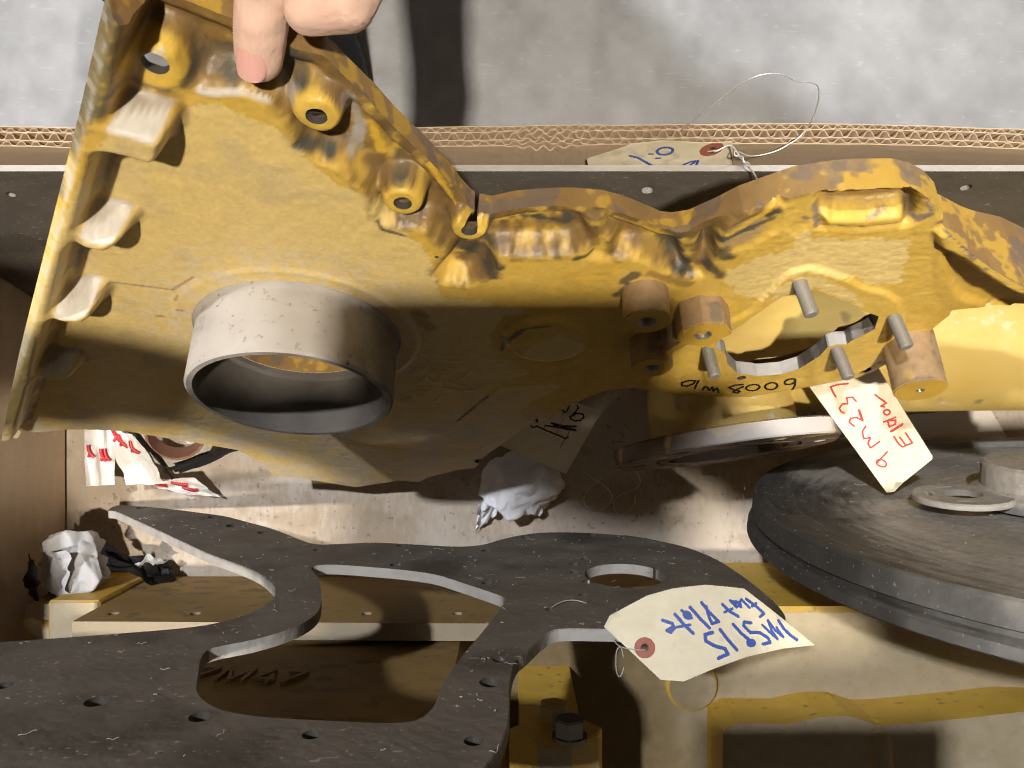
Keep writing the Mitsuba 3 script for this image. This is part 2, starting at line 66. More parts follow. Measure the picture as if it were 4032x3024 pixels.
 'ink': [['blue', 1.7, [(38.3, 5.5), (40.8, 1.5), (44.3, -1.8), (48.0, -4.1)]], ['blue', 1.4, [(28.7, 2.8), (32.9, -1.1), (36.5, -4.1), (33.7, 0.2), (32.1, 5.4), (35.8, 0.2), (40.1, -3.0), (37.8, 0.2), (36.7, 1.9)]], ['blue', 1.7, [(22.3, 3.8), (18.6, 4.2), (18.0, 2.2), (21.3, -1.1), (26.7, -1.1), (31.1, -3.7), (32.1, -6.0), (28.0, -6.9)]], ['blue', 1.7, [(12.3, 2.8), (16.4, -1.8), (21.3, -5.7)]], ['blue', 2.6, [(22.7, -6.5), (22.5, -6.9), (22.0, -7.2), (21.3, -7.4), (20.6, -7.3), (20.0, -7.1), (19.8, -6.7), (19.8, -6.3), (20.2, -5.9), (20.8, -5.6), (21.5, -5.6), (22.2, -5.7), (22.6, -6.1), (22.7, -6.5)]], ['blue', 1.8, [(4.8, 0.2), (8.6, -5.0), (13.0, -10.1)]], ['blue', 1.9, [(0.5, -1.4), (-3.4, -2.4), (-3.4, -5.7), (1.4, -8.3), (6.6, -9.6), (8.0, -12.2), (2.7, -14.4)]], ['blue', 1.6, [(20.9, 16.2), (26.6, 12.2), (30.2, 8.9), (27.9, 7.2)]], ['blue', 1.5, [(23.8, 12.6), (26.3, 14.1)]], ['blue', 1.4, [(22.3, 11.7), (18.1, 16.0), (17.2, 14.6)]], ['blue', 1.3, [(17.5, 13.2), (17.3, 12.7), (16.7, 12.3), (16.0, 12.2), (15.3, 12.2), (14.8, 12.5), (14.5, 13.0), (14.5, 13.5), (14.9, 14.0), (15.6, 14.3), (16.3, 14.3), (17.0, 14.1), (17.4, 13.7), (17.5, 13.2)]], ['blue', 1.4, [(14.8, 11.9), (11.7, 15.3), (13.7, 14.6), (15.2, 14.9), (17.5, 11.9)]], ['blue', 1.6, [(7.3, 13.2), (11.0, 9.5), (15.5, 7.0)]], ['blue', 1.4, [(8.2, 9.2), (12.6, 11.0)]], ['blue', 1.7, [(-4.0, 14.1), (-0.7, 9.5), (4.5, 4.2), (0.7, 3.2), (-0.6, 6.8), (-1.8, 12.2)]], ['blue', 1.8, [(-10.4, 11.7), (-5.2, 5.5), (-0.9, 1.0)]], ['blue', 1.9, [(-10.8, 6.4), (-11.4, 6.1), (-12.1, 6.2), (-12.9, 6.6), (-13.6, 7.2), (-13.9, 8.0), (-13.8, 8.7), (-13.4, 9.1), (-12.7, 9.2), (-11.9, 9.0), (-11.2, 8.4), (-10.7, 7.7), (-10.5, 6.9), (-10.8, 6.4)]], ['blue', 1.5, [(-15.1, 10.2), (-10.0, 6.2)]], ['blue', 1.8, [(-18.7, 8.2), (-14.4, 2.8), (-9.8, -1.8)]], ['blue', 1.5, [(-18.3, 1.5), (-11.0, 2.7)]], ['blue', 1.8, [(-25.5, 5.2), (-20.5, 3.5), (-19.7, 0.9), (-21.6, -1.0), (-23.6, -0.1), (-20.7, 1.5)]]],
 'eye': (-35.8, -8.6, 5.4)},
 'tag_elbow': {'o': [0.259, -0.0322, 0.22],
 'u': [0.9635, -0.0, 0.2676],
 'v': [-0.0939, 0.9364, 0.3381],
 'out': [(-59.3, 52.0), (-16.6, 73.7), (13.7, 20.1), (38.2, -20.9), (38.1, -23.3), (20.9, -40.6), (14.7, -48.7), (9.7, -49.5)],
 'ink': [['red', 1.3, [(-20.4, 34.8), (-26.9, 33.9), (-31.5, 32.1), (-29.8, 28.1), (-27.7, 24.5)]], ['red', 1.2, [(-20.6, 24.0), (-16.8, 24.5), (-14.3, 21.4)]], ['red', 1.2, [(-20.6, 24.0), (-19.6, 19.5), (-23.1, 19.1), (-25.0, 15.8), (-23.7, 13.1), (-21.6, 12.0)]], ['red', 1.8, [(-12.0, 14.4), (-9.4, 6.9)]], ['red', 1.2, [(-9.7, 6.9), (-13.3, 8.9), (-17.3, 8.2), (-17.9, 4.9), (-14.5, 2.0)]], ['red', 1.2, [(-6.9, 2.3), (-9.0, -1.9), (-7.7, -7.4), (-3.5, -6.6), (-4.8, -11.1), (-3.0, -14.5), (0.3, -11.9), (2.7, -9.5)]], ['red', 1.1, [(8.3, -17.3), (5.6, -21.1), (2.3, -25.9)]], ['red', 1.1, [(8.3, -27.7), (7.7, -28.7), (6.4, -29.2), (4.7, -29.0), (3.2, -28.2), (2.0, -27.0), (1.5, -25.6), (1.8, -24.4), (2.8, -23.6), (4.3, -23.5), (5.9, -24.0), (7.3, -25.0), (8.2, -26.4), (8.3, -27.7)]], ['red', 1.3, [(19.4, -2.7), (24.2, -10.4), (17.9, -13.5)]], ['red', 1.3, [(12.0, -5.6), (15.0, -10.6), (17.9, -13.5)]], ['red', 1.2, [(15.8, -6.0), (19.6, -11.6)]], ['red', 1.8, [(9.9, -1.5), (16.7, 3.9)]], ['red', 1.3, [(8.4, 2.1), (7.0, 6.6), (12.3, 7.2), (12.1, 4.0), (8.4, 2.1)]], ['red', 1.3, [(4.7, 5.7), (12.1, 9.4)]], ['red', 1.3, [(8.2, 13.2), (8.0, 12.3), (7.4, 11.5), (6.5, 11.2), (5.6, 11.3), (4.8, 11.8), (4.3, 12.7), (4.2, 13.6), (4.6, 14.5), (5.4, 15.0), (6.3, 15.1), (7.2, 14.8), (7.9, 14.1), (8.2, 13.2)]], ['red', 1.3, [(-2.2, 26.4), (2.2, 22.8), (5.4, 20.2), (2.1, 17.9), (4.4, 17.3)]]]},
 'tag_small': {'o': [0.0303, -0.047, 0.08],
 'u': [1.0, 0.0, 0.0],
 'v': [-0.0, 0.9536, 0.3011],
 'out': [(-16.1, 52.0), (24.9, 33.1), (47.9, 24.4), (18.3, -35.4), (-41.6, -8.5)],
 'ink': [['black', 1.5, [(27.0, 29.8), (27.8, 27.7), (24.7, 23.4), (21.7, 19.6), (26.7, 22.9), (32.3, 22.0), (32.9, 19.1), (29.9, 16.1), (24.8, 15.6), (21.3, 17.5), (20.4, 19.9)]], ['black', 1.5, [(20.4, 31.4), (18.1, 25.0), (15.6, 23.1), (14.0, 26.1), (10.0, 25.0)]], ['black', 1.5, [(-14.4, 11.0), (-12.1, 8.6), (-8.1, 9.9), (-1.4, 6.7), (9.9, 2.3), (17.1, -1.3), (19.6, 0.4)]], ['black', 2.0, [(4.6, 13.2), (14.8, 10.5), (26.0, 10.5)]], ['black', 2.6, [(7.2, 11.3), (17.4, 8.3), (25.0, 7.2)]], ['black', 1.5, [(-1.0, 10.7), (9.7, 9.4), (26.1, 6.7)]], ['red', 0.8, [(15.2, 18.6), (11.8, 10.5), (7.6, 0.4)]], ['red', 0.8, [(-1.2, 11.3), (-1.7, 7.7)]], ['red', 0.8, [(20.5, 5.6), (18.1, 0.7), (15.1, -4.8), (12.9, -9.5)]]]},
 'tag_wall': {'o': [0.1033, 0.1453, 0.275],
 'u': [0.9998, 0.0206, -0.0],
 'v': [-0.0051, 0.2495, 0.9684],
 'out': [(-54.0, -11.8), (-42.4, 0.1), (-27.2, 14.3), (-11.1, 19.2), (-0.0, 18.7), (21.4, 14.5), (34.9, 12.8), (45.3, -24.4), (48.6, -41.9), (-48.6, -37.8)],
 'ink': [['blue', 2.0, [(-27.4, -0.1), (-22.6, -1.3), (-17.3, -5.4), (-12.4, -9.6)]], ['blue', 1.6, [(-15.9, 3.8), (-13.9, 4.0)]], ['blue', 1.6, [(-10.7, -1.0), (-8.2, -0.7)]], ['blue', 1.8, [(-1.9, 8.9), (-1.9, 6.8), (-3.0, 4.9), (-5.0, 3.6), (-7.4, 3.4), (-9.6, 4.1), (-11.1, 5.6), (-11.6, 7.7), (-11.0, 9.8), (-9.4, 11.3), (-7.2, 12.1), (-4.9, 11.9), (-2.9, 10.7), (-1.9, 8.9)]], ['blue', 1.8, [(8.8, -15.6), (9.0, -9.0), (13.1, -6.1), (17.4, -5.8), (17.4, -10.3), (16.8, -15.9)]], ['blue', 1.7, [(9.8, -15.6), (11.9, -12.6), (15.4, -7.2)]]],
 'eye': (23.2, 7.0, 7.5)},
 'wire': [[0.1073, 0.1602, 0.283], [0.1103, 0.1619, 0.29], [0.1193, 0.1659, 0.31], [0.127, 0.1708, 0.32], [0.1334, 0.173, 0.33], [0.1396, 0.1747, 0.334], [0.1483, 0.1754, 0.335], [0.1551, 0.1747, 0.334], [0.1629, 0.173, 0.33], [0.1723, 0.1731, 0.328], [0.1767, 0.1722, 0.325], [0.1794, 0.1702, 0.32], [0.1821, 0.1659, 0.31], [0.183, 0.1615, 0.3], [0.1838, 0.1598, 0.29], [0.1788, 0.1536, 0.286], [0.1747, 0.1512, 0.285], [0.1698, 0.1485, 0.283], [0.1621, 0.1463, 0.28], [0.1482, 0.1455, 0.28], [0.1444, 0.1465, 0.282], [0.1419, 0.1464, 0.283]],
 'wire2': [[0.126, 0.1454, 0.288], [0.1318, 0.1473, 0.29], [0.1358, 0.1484, 0.29], [0.1405, 0.1449, 0.288], [0.1441, 0.1413, 0.286], [0.1467, 0.1392, 0.285], [0.1489, 0.1374, 0.283], [0.1519, 0.1361, 0.28], [0.1562, 0.1331, 0.275], [0.1586, 0.1302, 0.273]],
 'wire3': [[0.1395, 0.1463, 0.288], [0.1408, 0.1421, 0.289], [0.1443, 0.1416, 0.288], [0.145, 0.1387, 0.287], [0.148, 0.139, 0.286], [0.1494, 0.1371, 0.284], [0.1472, 0.1376, 0.285], [0.146, 0.1398, 0.286]],
 'floor': {'tissue': [[-35.5, -142.9], [-41.8, -130.3], [-29.2, -105.2], [-14.1, -85.0], [-1.5, -76.2], [13.6, -73.2], [26.2, -80.0], [33.7, -92.6], [45.5, -110.2], [33.7, -130.3], [11.1, -137.9], [-6.5, -132.9], [-21.6, -130.3]],
 'label': [[373.4, -32.2], [471.5, -23.4], [496.7, -64.4], [398.6, -62.4]]}}

# ---------------------------------------------------------------- helpers
def add(key, mesh, bsdf, smooth=False, color=None, label=None, cat=None, group=None, kind=None, uv=None):
    k, n = key, 0
    while k in scene or k in labels and n >= 0 and k in scene:
        n += 1; k = '%s_%03d' % (key, n)
    scene[k] = mikit.ply(mesh, bsdf, smooth, uv, color)
    tag(k, label, cat, group, kind)
    return k
def tag(k, label=None, cat=None, group=None, kind=None):
    d = {a: b for a, b in (('label', label), ('category', cat), ('group', group), ('kind', kind)) if b}
    if d: labels[k] = d
def nrm(a): a = np.asarray(a, float); return a / np.linalg.norm(a)
class Fr:
    """A plane in the world: origin (m), two axes; points are given in mm (u, v, height)."""
    def __init__(s, o, u, v): s.o = np.array(o, float); s.u = nrm(u); s.v = nrm(v); s.n = np.cross(s.u, s.v)
    def W(s, p, h=None):
        p = np.asarray(p, float)
        if p.ndim == 1: p = p[None]
        hh = p[:, 2] if h is None and p.shape[1] > 2 else (0 if h is None else h)
        return s.o + (p[:, :1] * s.u + p[:, 1:2] * s.v + (np.zeros(len(p)) + hh)[:, None] * s.n) / 1000.0
    def mesh(s, m):
        v = s.W(np.asarray(m.vertices)); return trimesh.Trimesh(v, np.asarray(m.faces), process=False)
def ext(poly, h0, h1):
    if hasattr(poly, 'geoms'): return trimesh.util.concatenate([ext(g, h0, h1) for g in poly.geoms if g.area > 1e-6])
    m = trimesh.creation.extrude_polygon(poly, h1 - h0, engine='earcut'); m.apply_translation([0, 0, h0]); return m
def box(a, b, bev=0.0):
    a, b = np.minimum(a, b), np.maximum(a, b)
    if bev <= 0:
        m = trimesh.creation.box(b - a); m.apply_translation((a + b) / 2); return m
    pts = []
    for s in np.ndindex(2, 2, 2):
        c = [a[i] if s[i] == 0 else b[i] for i in range(3)]; d = [1 if s[i] == 0 else -1 for i in range(3)]
        for i in range(3):
            q = [c[j] + d[j] * bev * (j != i) for j in range(3)]; pts.append(q)
    return trimesh.convex.convex_hull(np.array(pts))
def lathe(prof, n=64, axis=(0, 0, 1), at=(0, 0, 0)):
    """prof: closed list of (r, z) in metres, revolved about the axis."""
    p = np.array(prof, float); k = len(p); a = np.arange(n) * 2 * np.pi / n
    v = np.stack([np.outer(np.cos(a), p[:, 0]), np.outer(np.sin(a), p[:, 0]), np.outer(np.ones(n), p[:, 1])], -1).reshape(-1, 3)
    i, j = np.meshgrid(np.arange(n), np.arange(k), indexing='ij'); i2, j2 = (i + 1) % n, (j + 1) % k
    q = np.stack([i * k + j, i2 * k + j, i2 * k + j2, i * k + j2], -1).reshape(-1, 4)
    m = trimesh.Trimesh(v, np.vstack([q[:, [0, 1, 2]], q[:, [0, 2, 3]]]), process=False)
    m.merge_vertices(); m.update_faces(m.nondegenerate_faces())
    if m.volume < 0: m.invert()
    z = nrm(axis); x = nrm(np.cross([0.3, 1, 0.2] if abs(z[1]) < 0.9 else [1, 0.1, 0.2], z)); y = np.cross(z, x)
    M = np.eye(4); M[:3, 0], M[:3, 1], M[:3, 2], M[:3, 3] = x, y, z, at
    m.apply_transform(M); return m
def tube(pts, r, sides=8, sub=4):
    p = np.asarray(pts, float)
    if sub > 1 and len(p) > 2:
        from scipy.interpolate import CubicSpline
        t = np.r_[0, np.cumsum(np.linalg.norm(np.diff(p, axis=0), axis=1))]; p = CubicSpline(t, p)(np.linspace(0, t[-1], len(p) * sub))
    t = np.gradient(p, axis=0); t /= np.linalg.norm(t, axis=1, keepdims=True) + 1e-12
    a = np.cross(t, [0.31, 0.2, 0.93]); a /= np.linalg.norm(a, axis=1, keepdims=True) + 1e-12; b = np.cross(t, a)
    an = np.arange(sides) * 2 * np.pi / sides; rr = np.broadcast_to(r, (len(p),))
    v = p[:, None] + rr[:, None, None] * (np.cos(an)[None, :, None] * a[:, None] + np.sin(an)[None, :, None] * b[:, None])
    i, j = np.meshgrid(np.arange(len(p) - 1), np.arange(sides), indexing='ij')
    q = np.stack([i * sides + j, i * sides + (j + 1) % sides, (i + 1) * sides + (j + 1) % sides, (i + 1) * sides + j], -1).reshape(-1, 4)
    return trimesh.Trimesh(v.reshape(-1, 3), np.vstack([q[:, [0, 1, 2]], q[:, [0, 2, 3]]]), process=False)
def man(m): return m3.Manifold(m3.Mesh(np.asarray(m.vertices, np.float32), np.asarray(m.faces, np.uint32)))
def tri(m): k = m.to_mesh(); return trimesh.Trimesh(k.vert_properties[:, :3], k.tri_verts, process=False)
def ball(p, r, n=20): return m3.Manifold.sphere(r, n).translate([float(x) for x in p])
def chain(js, n=20):
    """Hulls of successive spheres (x, y, z, r), joined."""
    parts = [m3.Manifold.batch_hull([ball(a[:3], a[3], n), ball(b[:3], b[3], n)]) for a, b in zip(js, js[1:])]
    return m3.Manifold.batch_boolean(parts, m3.OpType.Add)
def soft(m, edge, it):
    t = tri(m.refine_to_length(edge)); t.merge_vertices()
    return trimesh.smoothing.filter_taubin(t, iterations=it)

# ---------------------------------------------------------------- materials
def mat(key, d): scene[key] = {'type': 'twosided', 'b': d} if d['type'] != 'twosided' else d; return key
def rgb(*c): return {'type': 'rgb', 'value': list(c)}
def bumped(d, fn, scale, eps=2e-4): return {'type': 'bumpmap', 'arbitrary': proc(fn, eps), 'scale': scale, 'bsdf': d}

def concrete_color(p, n, uv):
    a = fbm(p.x * 7, p.y * 7, 1.0, 5); b = fbm(p.x * 38, p.y * 38, 3.0, 3); c = noise(p.x * 2.2, p.y * 2.2, 9.0)
    s = noise(p.x * 90, p.y * 420, 2.0)
    k = 0.33 + 0.20 * (a - 0.5) + 0.11 * (b - 0.5) + 0.14 * (c - 0.5)
    k = k * (1 - 0.25 * smoothstep(0.58, 0.8, fbm(p.x * 16, p.y * 5, 4.0, 3))) + 0.05 * smoothstep(0.86, 0.97, s)
    return mi.Color3f(k * 0.97, k * 0.99, k * 1.03)
mat('concrete', {'type': 'principled', 'base_color': proc(concrete_color), 'roughness': 0.55, 'specular': 0.35})

def dust_amount(p, n, lo, hi):
    return smoothstep(lo, hi, n.z + 0.35 * (fbm(p.x * 60, p.y * 60, p.z * 60, 3) - 0.5))
def kraft_color(p, n, uv):
    f = fbm(p.x * 30, p.y * 30, p.z * 120, 3); g = noise(p.x * 900, p.y * 900, p.z * 120)
    c = mix((0.42, 0.31, 0.205), (0.54, 0.42, 0.29), f * 0.7 + g * 0.3)
    return c
mat('kraft', {'type': 'principled', 'base_color': proc(kraft_color), 'roughness': 0.85, 'specular': 0.2})
def board_floor_color(p, n, uv):
    d = fbm(p.x * 14, p.y * 14, 0.5, 4); g = fbm(p.x * 420, p.y * 130, 1.0, 2); w = fbm(p.x * 45, p.y * 45, 7.0, 4); sp = fbm(p.x * 210, p.y * 210, 5.0, 3)
    c = mix((0.37, 0.30, 0.225), (0.47, 0.415, 0.355), smoothstep(0.3, 0.62, d * 0.8 + g * 0.2))
    c = mix(c, (0.29, 0.235, 0.175), 0.5 * smoothstep(0.58, 0.74, w))
    return mix(c, (0.15, 0.125, 0.10), 0.5 * smoothstep(0.74, 0.82, sp))
mat('dusty_board', bumped({'type': 'principled', 'base_color': proc(board_floor_color), 'roughness': 0.9, 'specular': 0.15}, lambda p, n, uv: fbm(p.x * 120, p.y * 120, 2.0, 3), 0.0012))
def steel_color(p, n, uv):
    f = fbm(p.x * 40, p.y * 40, p.z * 40, 4); sp = noise(p.x * 420, p.y * 420, p.z * 420); sc = noise(p.x * 700, p.y * 60, p.z * 700)
    c = mix((0.075, 0.065, 0.055), (0.135, 0.119, 0.101), f)
    c = mix(c, (0.030, 0.024, 0.018), 0.5 * smoothstep(0.55, 0.75, fbm(p.x * 18, p.y * 18, p.z * 18 + 5, 3)))
    c = mix(c, (0.30, 0.28, 0.25), 0.55 * smoothstep(0.80, 0.95, sp) * smoothstep(0.25, 0.6, f))
    c = mix(c, (0.24, 0.22, 0.20), 0.25 * smoothstep(0.78, 0.95, sc))
    return mix(c, mix((0.33, 0.315, 0.295), (0.46, 0.44, 0.41), f), 0.9 * dust_amount(p, n, 0.35, 0.75))
mat('dusty_steel', bumped({'type': 'principled', 'base_color': proc(steel_color), 'roughness': 0.7, 'specular': 0.25}, lambda p, n, uv: fbm(p.x * 260, p.y * 260, p.z * 260, 3), 0.0009))
def wheel_color(p, n, uv):
    f = fbm(p.x * 16, p.y * 16, p.z * 16, 3); sp = fbm(p.x * 500, p.y * 500, p.z * 500, 2); g = fbm(p.x * 240, p.y * 240, p.z * 240, 3)
    ang = dr.atan2(p.z - 0.2508, p.x - 0.4158); rad = dr.sqrt(dr.square(p.x - 0.4158) + dr.square(p.z - 0.2508))
    st = fbm(ang * 9, rad * 260, 3.0, 3)
    c = mix((0.15, 0.138, 0.12), (0.27, 0.25, 0.222), smoothstep(0.25, 0.75, f * 0.5 + g * 0.3 + st * 0.2))
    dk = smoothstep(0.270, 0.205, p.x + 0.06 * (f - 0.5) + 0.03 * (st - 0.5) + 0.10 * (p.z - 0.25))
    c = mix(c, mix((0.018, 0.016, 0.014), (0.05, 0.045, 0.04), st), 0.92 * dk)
    c = mix(c, (0.36, 0.34, 0.31), 0.5 * smoothstep(0.74, 0.84, sp))
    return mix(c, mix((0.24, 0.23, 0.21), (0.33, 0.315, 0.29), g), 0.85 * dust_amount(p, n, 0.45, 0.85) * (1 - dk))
mat('dusty_wheel', bumped({'type': 'principled', 'base_color': proc(wheel_color), 'roughness': 0.65, 'specular': 0.25}, lambda p, n, uv: fbm(p.x * 240, p.y * 240, p.z * 240, 2), 0.0006))
def yellow_color(p, n, uv):
    f = fbm(p.x * 22, p.y * 22, p.z * 22, 4); g = fbm(p.x * 110, p.y * 110, p.z * 110, 3)
    c = mix((0.36, 0.22, 0.035), (0.52, 0.32, 0.045), f)
    c = mix(c, (0.20, 0.13, 0.06), 0.75 * smoothstep(0.56, 0.74, g * 0.6 + f * 0.4))
    c = mix(c, (0.08, 0.08, 0.07), 0.8 * smoothstep(0.66, 0.78, fbm(p.x * 34 + 3, p.y * 34, p.z * 34, 3)))
    return mix(c, mix((0.40, 0.34, 0.23), (0.52, 0.46, 0.34), g), 0.92 * dust_amount(p, n, 0.55, 0.95))
mat('old_yellow', {'type': 'principled', 'base_color': proc(yellow_color), 'roughness': 0.5, 'specular': 0.35})
def block_color(p, n, uv):
    f = fbm(p.x * 22, p.y * 22, p.z * 22, 4); g = fbm(p.x * 140, p.y * 140, p.z * 140, 3); sp = fbm(p.x * 300, p.y * 300, p.z * 300, 2)
    c = mix((0.48, 0.30, 0.04), (0.60, 0.40, 0.07), f)
    c = mix(c, (0.20, 0.14, 0.07), 0.6 * smoothstep(0.66, 0.8, g))
    d = mix(mix((0.29, 0.24, 0.16), (0.37, 0.315, 0.225), g), (0.20, 0.16, 0.10), 0.25 * smoothstep(0.70, 0.85, sp))
    painted_shade = smoothstep(0.19, 0.10, p.x + 0.10 * (f - 0.5)) * smoothstep(0.27, 0.2, p.z)  # dark brown on the left ledge stands in for shade, with some dirt
    d = mix(d, mix((0.085, 0.06, 0.028), (0.15, 0.105, 0.05), g), 0.85 * painted_shade)
    return mix(c, d, 0.95 * dust_amount(p, n, 0.6, 0.97))
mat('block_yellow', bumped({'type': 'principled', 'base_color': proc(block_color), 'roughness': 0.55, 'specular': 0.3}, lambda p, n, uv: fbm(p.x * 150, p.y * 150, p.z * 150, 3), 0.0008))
def shaded_dirty_color(p, n, uv):  # housing yellow with dirt, darkened further so the colour carries the shade
    f = fbm(p.x * 22, p.y * 22, p.z * 22, 4); g = fbm(p.x * 90, p.y * 90, p.z * 90, 3)
    c = mix((0.15, 0.095, 0.035), (0.26, 0.17, 0.06), f)
    c = mix(c, (0.10, 0.075, 0.05), 0.7 * smoothstep(0.54, 0.7, g * 0.6 + f * 0.4))
    return mix(c, (0.30, 0.255, 0.185), 0.9 * dust_amount(p, n, 0.55, 0.95))
mat('shaded_dirty_yellow', {'type': 'principled', 'base_color': proc(shaded_dirty_color), 'roughness': 0.65, 'specular': 0.25})
def pipe_color(p, n, uv):
    f = fbm(p.x * 20, p.y * 20, p.z * 20, 4); g = fbm(p.x * 130, p.y * 130, p.z * 130, 3)
    c = mix((0.50, 0.33, 0.07), (0.60, 0.45, 0.16), f)
    c = mix(c, (0.62, 0.55, 0.38), 0.8 * smoothstep(0.62, 0.75, g * 0.5 + f * 0.5))
    return mix(c, (0.16, 0.12, 0.07), 0.6 * smoothstep(0.64, 0.8, fbm(p.x * 60 + 9, p.y * 60, p.z * 60, 3)))
mat('pipe_yellow', {'type': 'principled', 'base_color': proc(pipe_color), 'roughness': 0.5, 'specular': 0.35})
def flange_color(p, n, uv):
    f = fbm(p.x * 50, p.y * 50, p.z * 50, 4)
    c = mix((0.05, 0.04, 0.035), (0.20, 0.13, 0.09), f)
    c = mix(c, (0.40, 0.27, 0.05), 0.8 * smoothstep(0.55, 0.7, fbm(p.x * 70, p.y * 70, p.z * 70 + 4, 3)))
    return mix(c, (0.52, 0.50, 0.48), 0.95 * dust_amount(p, n, 0.55, 0.8) * smoothstep(0.09, 0.19, p.x))
mat('flange_metal', {'type': 'principled', 'base_color': proc(flange_color), 'roughness': 0.55, 'specular': 0.4})
def collar_color(p, n, uv):
    f = fbm(p.x * 60, p.y * 60, p.z * 60, 4); sp = fbm(p.x * 330, p.y * 330, p.z * 330, 3)
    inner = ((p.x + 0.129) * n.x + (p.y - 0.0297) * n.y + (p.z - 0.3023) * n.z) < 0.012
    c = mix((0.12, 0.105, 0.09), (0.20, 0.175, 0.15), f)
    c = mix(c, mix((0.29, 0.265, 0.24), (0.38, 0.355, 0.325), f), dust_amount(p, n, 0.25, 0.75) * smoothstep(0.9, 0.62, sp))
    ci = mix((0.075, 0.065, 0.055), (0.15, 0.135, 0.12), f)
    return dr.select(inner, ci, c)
mat('collar_dust', {'type': 'principled', 'base_color': proc(collar_color), 'roughness': 0.8, 'specular': 0.2})
def boss_color(p, n, uv):
    f = fbm(p.x * 50, p.y * 50, p.z * 50, 3); g = fbm(p.x * 190, p.y * 190, p.z * 190, 3)
    c = mix((0.42, 0.25, 0.03), (0.55, 0.34, 0.05), f)
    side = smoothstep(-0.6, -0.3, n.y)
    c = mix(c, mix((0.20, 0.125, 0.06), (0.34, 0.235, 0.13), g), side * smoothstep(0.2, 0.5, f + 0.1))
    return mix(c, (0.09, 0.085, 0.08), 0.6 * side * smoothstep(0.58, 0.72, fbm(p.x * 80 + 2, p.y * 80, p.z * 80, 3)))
mat('boss_paint', {'type': 'principled', 'base_color': proc(boss_color), 'roughness': 0.5, 'specular': 0.35})
mat('stud_steel', {'type': 'principled', 'base_color': rgb(0.27, 0.25, 0.21), 'roughness': 0.5, 'metallic': 0.4})
mat('bore_dark', {'type': 'principled', 'base_color': rgb(0.055, 0.047, 0.040), 'roughness': 0.6})
mat('hole_steel', {'type': 'principled', 'base_color': rgb(0.30, 0.28, 0.25), 'roughness': 0.35, 'metallic': 0.7})
def cast_bump(p, n, uv): return fbm(p.x * 260, p.y * 260, p.z * 260, 3)
mat('cast_paint', bumped({'type': 'principled', 'base_color': {'type': 'mesh_attribute', 'name': 'vertex_color'}, 'roughness': 0.45, 'specular': 0.4}, cast_bump, 0.0006))
def edge_color(p, n, uv):
    f = fbm(p.x * 45, p.y * 45, p.z * 45, 4); g = fbm(p.x * 160, p.y * 160, p.z * 160, 3)
    c = mix((0.17, 0.10, 0.04), (0.30, 0.185, 0.06), f)
    c = mix(c, (0.42, 0.26, 0.04), 0.8 * smoothstep(0.53, 0.60, f * 0.6 + g * 0.4 + 0.12 * smoothstep(0.1, 0.25, p.x)))
    c = mix(c, (0.13, 0.10, 0.085), 0.7 * smoothstep(0.56, 0.64, fbm(p.x * 70 + 7, p.y * 70, p.z * 70, 3)))
    return c
mat('cast_edge', bumped({'type': 'principled', 'base_color': proc(edge_color), 'roughness': 0.6, 'specular': 0.3}, cast_bump, 0.0008))
def paper_color(p, n, uv):
    f = fbm(p.x * 160, p.y * 160, p.z * 160, 3); g = fbm(p.x * 40, p.y * 40, p.z * 40 + 3, 3)
    c = mix((0.66, 0.58, 0.40), (0.76, 0.70, 0.54), f)
    return mix(c, (0.36, 0.29, 0.20), 0.55 * smoothstep(0.56, 0.75, g * 0.6 + f * 0.4))
mat('tag_paper', {'type': 'principled', 'base_color': proc(paper_color), 'roughness': 0.7, 'specular': 0.25})
for nm, c in dict(ink_blue=(0.055, 0.10, 0.36), ink_red=(0.55, 0.06, 0.05), ink_black=(0.012, 0.011, 0.012), eyelet_red=(0.33, 0.105, 0.075), cloth_black=(0.006, 0.006, 0.007),
                  rubber_black=(0.018, 0.018, 0.02), core_brown=(0.30, 0.15, 0.10), hole_dark=(0.01, 0.01, 0.01), lint=(0.40, 0.38, 0.35), shirt=(0.02, 0.022, 0.03), hair=(0.03, 0.02, 0.015)).items():
    mat(nm, {'type': 'principled', 'base_color': rgb(*c), 'roughness': 0.6 if nm[:3] != 'ink' else 0.5, 'specular': 0.3})
mat('label_paper', {'type': 'principled', 'base_color': rgb(0.66, 0.61, 0.54), 'roughness': 0.7})
mat('tissue_white', {'type': 'principled', 'base_color': rgb(0.80, 0.81, 0.86), 'roughness': 0.8, 'specular': 0.15})
mat('rag_grey', {'type': 'principled', 'base_color': rgb(0.44, 0.44, 0.46), 'roughness': 0.75, 'specular': 0.2})
mat('wrap_white', {'type': 'principled', 'base_color': rgb(0.80, 0.78, 0.74), 'roughness': 0.35, 'clearcoat': 0.3})
mat('wrap_red', {'type': 'principled', 'base_color': rgb(0.50, 0.035, 0.04), 'roughness': 0.4})
mat('wire_bright', {'type': 'principled', 'base_color': rgb(0.72, 0.71, 0.68), 'roughness': 0.35, 'metallic': 0.6})
mat('tape_side', {'type': 'principled', 'base_color': rgb(0.40, 0.37, 0.31), 'roughness': 0.5})
def skin_color(p, n, uv):
    f = fbm(p.x * 55, p.y * 55, p.z * 55, 3); w = noise(p.x * 30, p.y * 330, p.z * 330)
    c = mix((0.58, 0.385, 0.30), (0.66, 0.46, 0.37), f)
    return mix(c, (0.50, 0.28, 0.22), 0.25 * smoothstep(0.6, 0.9, w))
mat('skin', bumped({'type': 'principled', 'base_color': proc(skin_color), 'roughness': 0.45, 'specular': 0.4}, lambda p, n, uv: 0.5 * fbm(p.x * 400, p.y * 500, p.z * 500, 3) + noise(p.x * 45, p.y * 420, p.z * 200), 0.0007))
